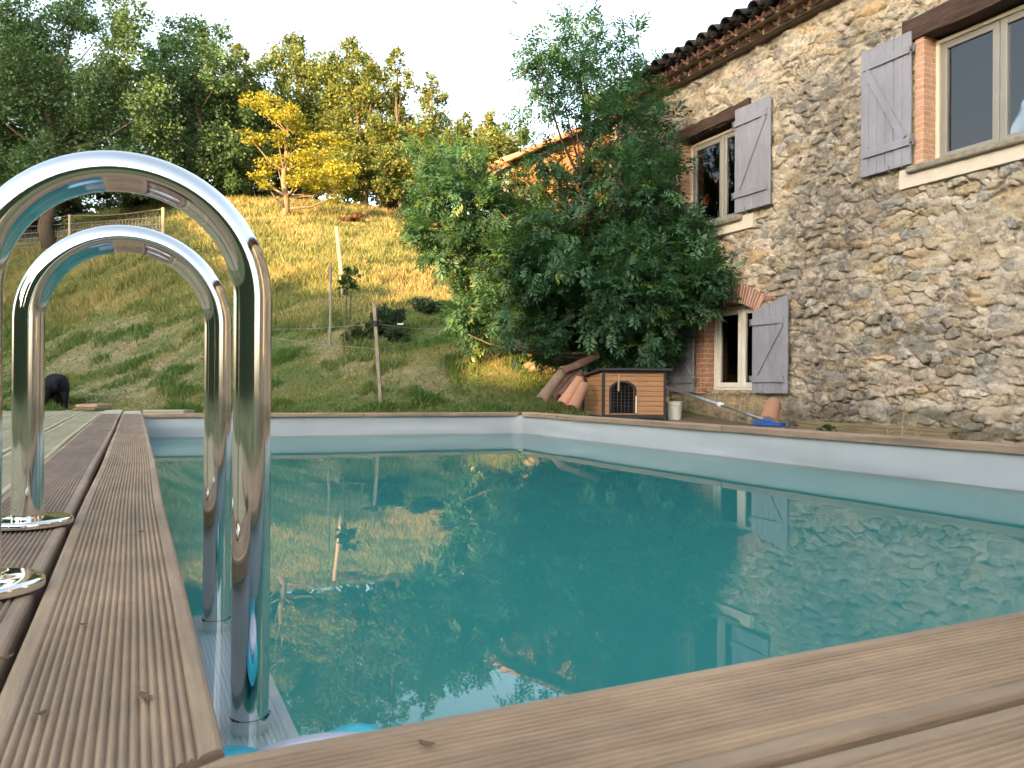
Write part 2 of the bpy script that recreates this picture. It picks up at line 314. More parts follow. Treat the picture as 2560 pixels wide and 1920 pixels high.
class MB:
    def __init__(s): s.V = []; s.F = []; s.C = []; s.n = 0
    def add(s, V, F, c=(1, 1, 1)):
        V = [tuple(map(float, v)) for v in V]; s.V += V; s.F += [tuple(i + s.n for i in f) for f in F]
        s.C += [c] * len(V); s.n += len(V); return s
    def box(s, lo, hi, c=(1, 1, 1), bev=0.0):
        x0, y0, z0 = lo; x1, y1, z1 = hi
        if bev <= 0:
            V = [(x, y, z) for z in (z0, z1) for y in (y0, y1) for x in (x0, x1)]
            return s.add(V, [(0, 2, 3, 1), (4, 5, 7, 6), (0, 1, 5, 4), (2, 6, 7, 3), (0, 4, 6, 2), (1, 3, 7, 5)], c)
        b = min(bev, (x1 - x0) / 2.2, (y1 - y0) / 2.2, (z1 - z0) / 2.2); V = []; F = []
        idx = {}
        for i, x in enumerate((x0, x1)):
            for j, y in enumerate((y0, y1)):
                for k, z in enumerate((z0, z1)):
                    sx, sy, sz = (1, -1)[i], (1, -1)[j], (1, -1)[k]
                    for ax, p in enumerate(((x, y + sy * b, z + sz * b), (x + sx * b, y, z + sz * b), (x + sx * b, y + sy * b, z))):
                        idx[(i, j, k, ax)] = len(V); V.append(p)
        for i in (0, 1):
            F.append(tuple(idx[(i, j, k, 0)] for j, k in ((0, 0), (0, 1), (1, 1), (1, 0))))
            F.append(tuple(idx[(j, i, k, 1)] for j, k in ((0, 0), (0, 1), (1, 1), (1, 0))))
            F.append(tuple(idx[(j, k, i, 2)] for j, k in ((0, 0), (0, 1), (1, 1), (1, 0))))
        for i in (0, 1):
            for j in (0, 1):
                F.append((idx[(i, j, 0, 0)], idx[(i, j, 1, 0)], idx[(i, j, 1, 1)], idx[(i, j, 0, 1)]))
                F.append((idx[(i, 0, j, 0)], idx[(i, 1, j, 0)], idx[(i, 1, j, 2)], idx[(i, 0, j, 2)]))
                F.append((idx[(0, i, j, 1)], idx[(1, i, j, 1)], idx[(1, i, j, 2)], idx[(0, i, j, 2)]))
        for i in (0, 1):
            for j in (0, 1):
                for k in (0, 1): F.append((idx[(i, j, k, 0)], idx[(i, j, k, 1)], idx[(i, j, k, 2)]))
        return s.add(V, F, c)
    def bar(s, p0, p1, w, t, upv=(0, 0, 1), c=(1, 1, 1)):
        p0, p1 = Vector(p0), Vector(p1); d = (p1 - p0).normalized(); sd = d.cross(Vector(upv)).normalized(); up = sd.cross(d)
        V = []
        for p in (p0, p1):
            for a, b in ((-1, -1), (1, -1), (1, 1), (-1, 1)): V.append(p + sd * (a * w / 2) + up * (b * t / 2))
        return s.add(V, [(0, 1, 2, 3), (7, 6, 5, 4), (0, 4, 5, 1), (1, 5, 6, 2), (2, 6, 7, 3), (3, 7, 4, 0)], c)
    def tube(s, pts, rad, n=10, caps=True, c=(1, 1, 1)):
        pts = [Vector(p) for p in pts]; k = len(pts)
        rad = [rad] * k if not hasattr(rad, '__len__') else rad
        ref = Vector((0, 0, 1)); V = []
        t0 = (pts[1] - pts[0]).normalized()
        if abs(t0.dot(ref)) > 0.9: ref = Vector((0, 1, 0))
        a = t0.cross(ref).normalized()
        for i, p in enumerate(pts):
            t = (pts[min(i + 1, k - 1)] - pts[max(i - 1, 0)]).normalized()
            a = (a - t * a.dot(t)).normalized(); b = t.cross(a)
            for j in range(n):
                th = 2 * math.pi * j / n; V.append(p + (a * math.cos(th) + b * math.sin(th)) * rad[i])
        F = [(i * n + j, i * n + (j + 1) % n, (i + 1) * n + (j + 1) % n, (i + 1) * n + j) for i in range(k - 1) for j in range(n)]
        if caps: F += [tuple(range(n))[::-1], tuple((k - 1) * n + j for j in range(n))]
        return s.add(V, F, c)
    def lathe(s, cpt, prof, n=32, c=(1, 1, 1)):
        cx, cy_, cz = cpt; V = []; k = len(prof)
        for r, z in prof:
            for j in range(n):
                th = 2 * math.pi * j / n; V.append((cx + r * math.cos(th), cy_ + r * math.sin(th), cz + z))
        F = [(i * n + j, i * n + (j + 1) % n, (i + 1) * n + (j + 1) % n, (i + 1) * n + j) for i in range(k - 1) for j in range(n)]
        return s.add(V, F, c)
    def half_tile(s, p0, p1, r0, r1, t=0.012, upv=(0, 0, 1), n=9, c=(1, 1, 1), arc=180):
        p0, p1 = Vector(p0), Vector(p1); d = (p1 - p0).normalized(); sd = d.cross(Vector(upv)).normalized(); up = sd.cross(d)
        V = []; m = 4
        for q in range(m):
            f = q / (m - 1); p = p0.lerp(p1, f); r = r0 + (r1 - r0) * f
            for rr in (r, r - t):
                for j in range(n):
                    th = R(90 - arc / 2 + arc * j / (n - 1)); V.append(p + sd * (rr * math.cos(th)) + up * (rr * math.sin(th)))
        F = []
        for q in range(m - 1):
            a = q * 2 * n; b = (q + 1) * 2 * n
            for j in range(n - 1):
                F.append((a + j, a + j + 1, b + j + 1, b + j)); F.append((a + n + j + 1, a + n + j, b + n + j, b + n + j + 1))
            F.append((a, b, b + n, a + n)); F.append((a + n - 1, a + 2 * n - 1, b + 2 * n - 1, b + n - 1))
        for a, fl in ((0, False), ((m - 1) * 2 * n, True)):
            for j in range(n - 1):
                q = (a + j, a + n + j, a + n + j + 1, a + j + 1); F.append(q[::-1] if fl else q)
        return s.add(V, F, c)
    def build(s, name, mat, parent=None, smooth=False, origin=None, col=False):
        return obj(name, s.V, s.F, mat, parent, smooth, np.array(s.C) if col else None, origin)
def auto_smooth(o, ang=35):
    me = o.data; me.polygons.foreach_set('use_smooth', [True] * len(me.polygons))
    me.set_sharp_from_angle(angle=R(ang)); return o

# ------------------------------------------------------------------ terrain
def build_ground():
    xs = np.unique(np.concatenate([np.linspace(-260, -30, 24), np.linspace(-30, -8, 56), np.linspace(-8, -0.06, 50), np.linspace(-0.06, 3.45, 15), np.linspace(3.45, 16, 90), np.linspace(16, 40, 48), np.linspace(40, 260, 24)]))
    ys = np.unique(np.concatenate([np.linspace(-260, -10, 30), np.linspace(-10, 0.45, 20), np.linspace(0.45, 6.95, 14), np.linspace(6.95, 30, 170), np.linspace(30, 60, 60), np.linspace(60, 400, 34)]))
    X, Y = np.meshgrid(xs, ys); Z = hz(X, Y)
    far = sstep(7.3, 12, Y)
    Z = Z + far * ((fbm(X * 0.5, Y * 0.5, 3) - 0.5) * 0.28 + (fbm(X * 2, Y * 2, 5) - 0.5) * 0.10)
    n = len(xs); V = np.stack([X, Y, Z], -1).reshape(-1, 3)
    i, j = np.meshgrid(np.arange(len(xs) - 1), np.arange(len(ys) - 1)); a = (j * n + i).ravel()
    F = np.stack([a, a + 1, a + n + 1, a + n], -1)
    cx = (xs[i.ravel()] + xs[i.ravel() + 1]) / 2; cyy = (ys[j.ravel()] + ys[j.ravel() + 1]) / 2
    F = F[~((cx > -0.06) & (cx < 3.45) & (cyy > 0.45) & (cyy < 6.95))]
    x, y = V[:, 0], V[:, 1]
    c = ground_col(x, y)
    o = obj('ground', V, F, 'ground', smooth=True, col=c); tag(o, 'sloping meadow with mown lawn rising to dry golden hillside', 'ground', kind='structure')
def ground_col(x, y):
    g = np.array([0.095, 0.125, 0.042]); s = np.array([0.23, 0.195, 0.11]); d = np.array([0.26, 0.22, 0.085])
    p = sstep(0.44, 0.62, fbm(x * 0.55 + 3, y * 0.55, 21)) * 0.85
    q = sstep(0.4, 0.65, fbm(x * 2.6, y * 2.6, 31)) * 0.5
    m = np.clip(p + q - 0.15, 0, 1)[:, None]
    u = y + 1.5 * (3.5 - sp(3.5 - x, 1.0)); hill = sstep(20.5, 24, u + (fbm(x * 0.4, y * 0.4, 8) - 0.5) * 4)[:, None]
    lawn = g * (1 - m) + s * m
    gold = d * (0.55 + 0.45 * m) + g * (1 - m) * 0.45
    c = lawn * (1 - hill) + gold * hill; dirt = (sstep(3.6, 4.2, x) * sstep(9.3, 8.6, y))[:, None] * 0.85
    return c * (1 - dirt) + np.array([0.17, 0.135, 0.09]) * dirt
build_ground()

# ------------------------------------------------------------------ pool
PA, PB, PC, PD = (0.055, 0.535), (0.055, 6.86), (3.12, 6.49), (3.375, 0.535)
ZW = -0.187
pool = empty('swimming_pool', (1.7, 3.6, 0), 'sunken wooden pool with pale liner and brown grooved coping, full of green water', 'swimming pool')
deck = empty('wooden_deck', (-1.5, 3.5, 0), 'grooved timber deck beside and in front of the pool, greenish boards at left', 'deck')
def board(name, parent, p0, p1, w, t=0.028, mat='deck', groove=True, z=0.0, m0=0.0, m1=0.0, seg=14, seed=0, wav=0.002):
    """grooved plank: p0,p1 = ends of its centre line (xy), m0/m1 = skew of the end cuts"""
    p0 = np.array(p0, float); p1 = np.array(p1, float); Ln = np.linalg.norm(p1 - p0); d = (p1 - p0) / Ln; s = np.array([d[1], -d[0]])
    ch = 0.005; pr = [(-w / 2, -t), (-w / 2, -ch), (-w / 2 + ch * 0.35, -ch * 0.3), (-w / 2 + ch, 0)]
    if groove:
        mg = 0.014; n = max(4, int(round((w - 2 * mg) / 0.0064))); pt = (w - 2 * mg) / n
        for k in range(n):
            x = -w / 2 + mg + k * pt; pr += [(x, 0), (x + pt * 0.2, -0.0006), (x + pt * 0.5, -0.0034), (x + pt * 0.8, -0.0006)]
        pr += [(w / 2 - mg, 0)]
    pr += [(w / 2 - ch, 0), (w / 2 - ch * 0.35, -ch * 0.3), (w / 2, -ch), (w / 2, -t)]
    pr = np.array(pr); k = len(pr); V = []
    rs = np.random.default_rng(seed); ph = rs.uniform(0, 6.28, 3)
    for i in range(seg + 1):
        f = i / seg; sc = f * Ln
        bow = wav * (math.sin(sc * 1.7 + ph[0]) + 0.6 * math.sin(sc * 3.9 + ph[1])); bz = 0.4 * wav * math.sin(sc * 2.3 + ph[2])
        along = sc + pr[:, 0] * (m0 * (1 - f) + m1 * f)
        off = pr[:, 0] + bow
        xy = p0 + along[:, None] * d + off[:, None] * s
        V.append(np.column_stack([xy, pr[:, 1] + z + bz]))
    V = np.concatenate(V); F = []
    for i in range(seg):
        for j in range(k):
            j2 = (j + 1) % k; F.append((i * k + j, i * k + j2, (i + 1) * k + j2, (i + 1) * k + j))
    F += [tuple(range(k))[::-1], tuple(seg * k + j for j in range(k))]
    F = [f[::-1] for f in F]
    return obj(name, V, F, mat, parent)
def rot_mat(key, ang):
    nk = key + '_x'
    if nk not in MAT:
        m = MAT[key].copy()
        for n_ in m.node_tree.nodes:
            if n_.type == 'MAPPING': sc = tuple(n_.inputs['Scale'].default_value); n_.inputs['Scale'].default_value = (sc[1], sc[0], sc[2])
        MAT[nk] = m
    return nk
DX = rot_mat('deck', 90); DRX = rot_mat('deckred', 90); DPX = rot_mat('deckpale', 90)
# left coping board (beside the ladder) and near coping, then far and right sides
board('coping_board', pool, (-0.0185, 0.509), (-0.0185, 1.02 + 3.2), 0.145, mat='deck', seed=1, seg=30, wav=0.0018, m0=0.46)
board('coping_board', pool, (-0.0185, 4.228), (-0.0175, 6.90), 0.145, mat='deckred', seed=2, seg=18)
board('coping_board', pool, (-0.081, 0.4625), (3.62, 0.4625), 0.145, mat=DX, seed=3, seg=24, wav=0.0012, m0=-1.97)
board('coping_board', pool, (-1.3, 0.4625), (-0.30, 0.4625), 0.145, mat=DX, seed=13, seg=6)
def offs(p, q, o):  # offset segment outward (right-hand side)
    p = np.array(p); q = np.array(q); d = (q - p) / np.linalg.norm(q - p); n = np.array([-d[1], d[0]]); return p + n * o, q + n * o
fb0, fb1 = offs(PB, PC, 0.0725)
ang_c = 0.36
board('coping_board', pool, fb0, fb0 + (fb1 - fb0) * 0.55, 0.145, mat=DX, seed=4, z=-0.001)
board('coping_board', pool, fb0 + (fb1 - fb0) * 0.552, fb1 + (fb1 - fb0) * 0.02, 0.145, mat=DRX, seed=5, z=-0.002, m1=-0.9)
rb0, rb1 = offs(PC, PD, 0.0725)
for k, (f0, f1, mm) in enumerate(((0.0, 0.11, 'deck'), (0.112, 0.44, 'deckred'), (0.442, 0.80, 'deckred'), (0.802, 0.98, 'deck'))):
    board('coping_board', pool, rb0 + (rb1 - rb0) * f0, rb0 + (rb1 - rb0) * f1, 0.145, mat=mm, seed=6 + k, z=-0.0015 * (k % 2), m0=0.9 if k == 0 else 0, t=0.034)
# liner
def liner():
    o = 0.025; A = (PA[0] - o, PA[1] - o); B = (PB[0] - o, PB[1] + o); Cc = (PC[0] + o, PC[1] + o); D = (PD[0] + o, PD[1] - o)
    pts = []
    P = [A, B, Cc, D]
    for i in range(4):
        p = np.array(P[i]); a = np.array(P[i - 1]); b = np.array(P[(i + 1) % 4]); r = 0.10
        da = (a - p) / np.linalg.norm(a - p); db = (b - p) / np.linalg.norm(b - p)
        for k in range(7):
            t = k / 6; q0 = p + da * r * (1 - t); q1 = p + db * r * t; pts.append(q0 * (1 - t) + q1 * t)
    dense = []
    for i in range(len(pts)):
        a, b = pts[i], pts[(i + 1) % len(pts)]; n = max(1, int(np.linalg.norm(b - a) / 0.05))
        for k in range(n): dense.append(a + (b - a) * k / n)
    P = np.array(dense); n = len(P)
    nxt = np.roll(P, -1, 0) - np.roll(P, 1, 0); nr = np.column_stack([nxt[:, 1], -nxt[:, 0]]); nr /= np.linalg.norm(nr, axis=1)[:, None]
    s = np.arange(n) * 0.05; zs = [-0.026, -0.04, -0.07, -0.10, -0.13, -0.16, -0.19, -0.22, -0.3, -0.5, -0.8, -1.1, -1.3]
    V = []
    for z in zs:
        wv = (fbm(s * 0.9, np.full(n, z * 9), 4) - 0.5) * 0.02 + (fbm(s * 2.2, np.full(n, z * 38 + 5) + s * 0.9, 9) - 0.5) * 0.016
        wv = wv * (1 if z < -0.05 else 0.3)
        V.append(np.column_stack([P + nr * wv[:, None], np.full(n, z)]))
    V = np.concatenate(V); F = [(i * n + j, i * n + (j + 1) % n, (i + 1) * n + (j + 1) % n, (i + 1) * n + j) for i in range(len(zs) - 1) for j in range(n)]
    F.append(tuple((len(zs) - 1) * n + j for j in range(n)))
    obj('liner', V, F, 'liner', pool, smooth=True)
    # water body just inside the liner
    m = 0.004; Wt = np.column_stack([P + nr * 0, np.full(n, ZW)]); Wb = np.column_stack([P, np.full(n, -1.27)])
    cen = P.mean(0); V = np.concatenate([Wt, Wb]); F = [tuple(range(n)), tuple(n + j for j in range(n))[::-1]]
    F = [F[0][::-1], F[1][::-1]] + [(j, (j + 1) % n, n + (j + 1) % n, n + j) for j in range(n)]
    w = obj('water', V, F, 'water')
    tag(w, 'still turquoise green pool water mirroring the house and trees', 'water', kind='structure')
    import bmesh
    bm = bmesh.new(); bm.from_mesh(w.data); bmesh.ops.recalc_face_normals(bm, faces=bm.faces); bm.to_mesh(w.data); bm.free()
liner()
mb = MB()  # timber outer wall under the coping
for (p, q) in ((PB, PC), (PC, PD)):
    a, b = offs(p, q, 0.08); mb.bar((a[0], a[1], -0.20), (b[0], b[1], -0.20), 0.03, 0.32)
mb.build('outer_wall', 'oldtimber', pool)
mb = MB(); mb.box((-0.075, 0.5, -0.6), (-0.02, 6.9, -0.05)); mb.box((-0.1, 0.43, -0.6), (3.5, 0.475, -0.05)); mb.build('frame_timber', 'black', pool)

# deck boards: left side run along Y, near side along X
xe = -0.1015
for k in range(13):
    w = 0.146 if k == 0 else 0.142; xc = xe - w / 2
    if k == 0:
        board('deck_board', deck, (xc, 0.60), (xc, 6.98), w, mat='deckred', seed=20, seg=30, wav=0.0018, z=-0.001)
        board('deck_board', deck, (xc, 6.986), (xc, 8.02), w, mat='deckpale', seed=21, groove=False)
    else:
        z = -0.004 if k == 1 else 0.001 * math.sin(k * 2.1)
        board('deck_board', deck, (xc, 0.60 if k < 6 else 0.2), (xc, 7.9 + 0.12 * math.sin(k * 1.3)), w, mat='deckgreen', seed=22 + k, seg=20, wav=0.003, z=z)
    xe = xc - w / 2 - 0.008
board('deck_board', deck, (-0.02, 6.93), (-0.02, 7.62), 0.13, mat='deckpale', groove=False, seed=40)
board('deck_board', deck, (0.06, 7.42), (0.42, 7.40), 0.16, mat=DPX, groove=False, seed=41, z=0.012, m1=-0.5, seg=4)
ye = 0.382
for k in range(4):
    w = 0.145; yc = ye - w / 2
    board('deck_board', deck, (-1.6, yc), (3.7, yc), w, mat=DX, seed=50 + k, seg=20, z=-0.002 - 0.001 * k)
    ye = yc - w / 2 - 0.006
mb = MB(); mb.box((-2.1, 0.0, -0.34), (-0.12, 7.6, -0.06)); mb.box((-1.6, -0.3, -0.34), (3.7, 0.36, -0.06)); mb.build('joists', 'black', deck)

# offcuts lying at the far end of the deck
for (x, y, dep, ln, lab, zz) in ((205, 891, 6.85, 0.30, 'lower of two short timber offcuts stacked on the far deck', 0.0), (200, 880, 7.0, 0.26, 'upper orange-ended timber offcut on top of another on the deck', 0.026)):
    p = CAMP + ray(x * 0.88 if zz == 0 else x * 0.93, y) * dep
    mb = MB(); mb.box((-0.095, 0, 0), (0.095, ln, 0.024), bev=0.002)
    o = mb.build('timber_offcut', 'offcut' if zz else 'oldtimber', origin=(0, 0, 0)); o.location = (p[0], p[1] , 0.0015 + zz); o.rotation_euler = (0, 0, R(-24) if zz == 0 else R(-27))
    tag(o, lab, 'offcut', 'timber offcuts on the deck')

# ------------------------------------------------------------------ pool ladder
lad = empty('pool_ladder', (0.0, 1.3, 0), 'polished steel pool ladder with two arched handrails and white treads', 'pool ladder')
RT = 0.0235; XL, XR, YR = -0.159, 0.134, (1.06, 1.525)
for y, dz in ((YR[0], 0.0), (YR[1], -0.004)):
    pts = [(XL, y, 0.0), (XL, y, 0.15)]; zc = 0.339 + dz; rr = (XR - XL) / 2; xm = (XR + XL) / 2
    pts += [(XL, y, 0.26)]
    pts += [(xm - rr * math.cos(math.pi * k / 40), y, zc + rr * math.sin(math.pi * k / 40)) for k in range(41)]
    pts += [(XR, y, 0.2), (XR, y, 0.0), (XR, y, -0.4), (XR, y, -0.95)]
    mb = MB(); mb.tube(pts, RT, 32); o = mb.build('rail', 'chrome', lad, smooth=False); auto_smooth(o)
    mb = MB(); rs = np.random.default_rng(int(y * 100))
    ths = np.linspace(0, 2 * math.pi, 41); mb.tube([(XR + (RT + 0.0003) * math.cos(t), y + (RT + 0.0003) * math.sin(t), ZW + 0.001) for t in ths], list(np.clip((fbm(ths * 2.0, ths * 0 + y, 5) - 0.45) * 0.012, 0.0003, 0.0018)), 5)
    mb.build('waterline_scum', 'black', o)
    prof = [(0.0, 0.014), (RT + 0.001, 0.014), (RT + 0.004, 0.0135), (RT + 0.008, 0.0122), (0.045, 0.0118), (0.060, 0.0112), (0.0645, 0.0104), (0.0665, 0.0085), (0.067, 0.006), (0.067, 0.0005), (0.0, 0.0005)]
    mb = MB(); mb.lathe((XL, y, 0.002), prof, 96); o = mb.build('flange', 'chrome', lad); auto_smooth(o, 40)
for k in range(3):
    z = ZW - 0.018 - 0.25 * k
    o = board('tread', lad, (0.105, 0.96), (0.105, 1.625), 0.17, t=0.03, mat='tread', z=z, seg=2, wav=0, seed=3)

# cyan float bobbing in the near corner
def pool_float():
    e = empty('pool_float', (0.20, 0.72, ZW), 'bright cyan inflatable with a white round centre, floating in the near pool corner', 'pool float')
    n = 48; V = []; F = []; rings = 14; cx, cy_ = 0.155, 0.725
    for s in (1, -1):
        for i in range(rings + 1):
            f = i / rings
            for j in range(n):
                th = 2 * math.pi * j / n; c, sn = math.cos(th), math.sin(th)
                q = 1 / (abs(c) ** 3 + abs(sn) ** 3) ** (1 / 3)
                lob = 1 - 0.05 * math.cos(4 * th)
                V.append((cx + 0.118 * q * c * f * lob, cy_ + 0.205 * q * sn * f * lob, ZW + 0.014 + s * 0.020 * math.sqrt(max(0, 1 - f ** 6)) - 0.012 * math.cos(4 * th) * f ** 2))
    for s in (0, 1):
        b = s * (rings + 1) * n
        for i in range(rings):
            for j in range(n):
                q = (b + i * n + j, b + i * n + (j + 1) % n, b + (i + 1) * n + (j + 1) % n, b + (i + 1) * n + j); F.append(q if s else q[::-1])
    obj('cushion', V, F, 'cyan', e, smooth=True)
    mb = MB(); mb.lathe((cx + 0.015, cy_ + 0.058, ZW + 0.034), [(0.0, 0.012), (0.04, 0.0118), (0.07, 0.011), (0.092, 0.008), (0.099, 0.0), (0.092, -0.012)], 48); mb.build('round_centre', 'whitevinyl', e, smooth=True)
pool_float()

# ------------------------------------------------------------------ stone wall generator
def stones(a, b, res, seed, band=0.086):
    """random rubble pattern on a plane; a,b = flat coordinate arrays. returns displacement, colour"""
    rs = np.random.default_rng(seed); a0, a1, b0, b1 = a.min() - 0.6, a.max() + 0.6, b.min() - 0.4, b.max() + 0.4
    sa = []; sb = []; ha = []; hb = []
    z = b0
    while z < b1:
        h = rs.uniform(0.75, 1.35) * band; y = a0 + rs.uniform(0, 0.3)
        while y < a1:
            w = rs.uniform(0.09, 0.33) * (1.25 if rs.random() < 0.2 else 1)
            sa.append(y + w / 2); sb.append(z + h / 2 + rs.normal(0, 0.028)); ha.append(w / 2); hb.append(h / 2 * rs.uniform(0.8, 1.25)); y += w
        z += h
    sa, sb, ha, hb = map(np.array, (sa, sb, ha, hb)); ns = len(sa)
    rot = rs.normal(0, 0.18, ns); tx = rs.normal(0, 0.10, ns); tz = rs.normal(0.05, 0.14, ns); off = rs.normal(0, 0.008, ns)
    wa = a + (fbm(a * 5, b * 5, seed + 40) - 0.5) * 0.10 + (fbm(a * 19, b * 19, seed + 44, 3) - 0.5) * 0.04
    wb = b + (fbm(a * 5, b * 5, seed + 50) - 0.5) * 0.08 + (fbm(a * 19, b * 19, seed + 54, 3) - 0.5) * 0.04
    f1 = np.full(a.shape, 9.0); f2 = np.full(a.shape, 9.0); id1 = np.zeros(a.shape, int)
    ta = np.floor((a - a.min()) / 0.5).astype(int); tb = np.floor((b - b.min()) / 0.4).astype(int); key = tb * 10000 + ta
    order = np.argsort(key, kind='stable'); ks = key[order]; st = np.flatnonzero(np.r_[True, ks[1:] != ks[:-1]]); en = np.r_[st[1:], len(ks)]
    for s, e in zip(st, en):
        ix = order[s:e]; A = wa[ix]; B = wb[ix]
        sel = np.flatnonzero((sa > A.min() - 0.45) & (sa < A.max() + 0.45) & (sb > B.min() - 0.25) & (sb < B.max() + 0.25))
        if len(sel) < 2: continue
        da = A[:, None] - sa[sel]; db = B[:, None] - sb[sel]; cr, sr = np.cos(rot[sel]), np.sin(rot[sel])
        u = (da * cr + db * sr) / ha[sel]; v = (-da * sr + db * cr) / hb[sel]
        dd = (np.abs(u) ** 2.6 + np.abs(v) ** 2.6) ** (1 / 2.6)
        p = np.argpartition(dd, 1, axis=1)[:, :2]; d0 = np.take_along_axis(dd, p, 1); sw = d0[:, 0] > d0[:, 1]
        i0 = np.where(sw, p[:, 1], p[:, 0]); f1[ix] = d0.min(1); f2[ix] = d0.max(1); id1[ix] = sel[i0]
    edge = f2 - f1
    lf = fbm(a * 0.55, b * 0.55, seed + 1)
    flush = sstep(0.42, 0.62, fbm(a * 1.3, b * 1.3, seed + 60) + 0.15 * sstep(2.4, 4.2, b))
    dome = np.clip(edge / 0.22, 0, 1) ** 0.45
    da = a - sa[id1]; db = b - sb[id1]
    th1 = rs.uniform(0, 6.283, ns); k1 = rs.uniform(0.005, 0.06, ns); g1 = rs.uniform(0.15, 0.55, ns); th2 = rs.uniform(0, 6.283, ns)
    facet = np.maximum(0, da * np.cos(th1[id1]) + db * np.sin(th1[id1]) * 1.6 - k1[id1]) * g1[id1] + np.maximum(0, da * np.cos(th2[id1]) + db * np.sin(th2[id1]) * 1.6 - k1[id1] * 0.7) * g1[id1] * 0.7
    rough = (np.abs(fbm(a * 24, b * 34, seed + 3, 4) - 0.5)) * 0.022 + (fbm(a * 8, b * 14, seed + 6, 4) - 0.5) * 0.020 - np.minimum(facet, 0.03)
    hs = 0.012 + 0.022 * dome + da * tx[id1] * 0.6 + db * tz[id1] + off[id1] + rough
    crack = sstep(0.48, 0.58, fbm(a * 3.1 + 8, b * 6.1, seed + 70))
    mort = (0.016 + 0.012 * flush + (fbm(a * 40, b * 40, seed + 80, 3) - 0.5) * 0.008) - 0.072 * crack * (1 - 0.35 * flush)
    wgt = sstep(0.04, 0.11 , edge)
    disp = mort * (1 - wgt) + np.maximum(hs, mort * 0.8) * wgt
    pal = np.array([[0.50, 0.435, 0.33], [0.44, 0.385, 0.30], [0.53, 0.475, 0.385], [0.46, 0.37, 0.25], [0.42, 0.40, 0.355], [0.34, 0.32, 0.285], [0.50, 0.42, 0.345], [0.47, 0.35, 0.21], [0.52, 0.40, 0.26]])
    pr = np.array([0.22, 0.18, 0.20, 0.12, 0.10, 0.05, 0.11, 0.015, 0.025])
    cs = pal[rs.choice(len(pal), ns, p=pr / pr.sum())] * rs.uniform(0.86, 1.12, (ns, 1))
    ochre = sstep(0.60, 0.70, fbm(a * 4, b * 4, seed + 90)) * 0.35
    c = cs[id1] * np.array([1.05, 1.04, 1.03]); c = c * (1 - ochre[:, None]) + np.array([0.52, 0.40, 0.235]) * ochre[:, None]
    mc = np.array([0.56, 0.50, 0.41]) * (0.9 + 0.25 * (fbm(a * 8, b * 8, seed + 12) - 0.5))[:, None]
    c = mc * (1 - wgt)[:, None] + c * wgt[:, None]
    grit = sstep(0.50, 0.64, fbm(a * 45, b * 45, seed + 95, 3)) * sstep(0.40, 0.6, fbm(a * 6, b * 6, seed + 97)); c = c * (1 - 0.42 * grit)[:, None]
    return disp, c, edge, wgt
def grid(av, bv):
    A, B = np.meshgrid(av, bv); n = len(av); i, j = np.meshgrid(np.arange(n - 1), np.arange(len(bv) - 1)); q = (j * n + i).ravel()
    return A.ravel(), B.ravel(), np.stack([q, q + n, q + n + 1, q + 1], -1), (A[:-1, :-1] + A[1:, 1:]).ravel() / 2, (B[:-1, :-1] + B[1:, 1:]).ravel() / 2

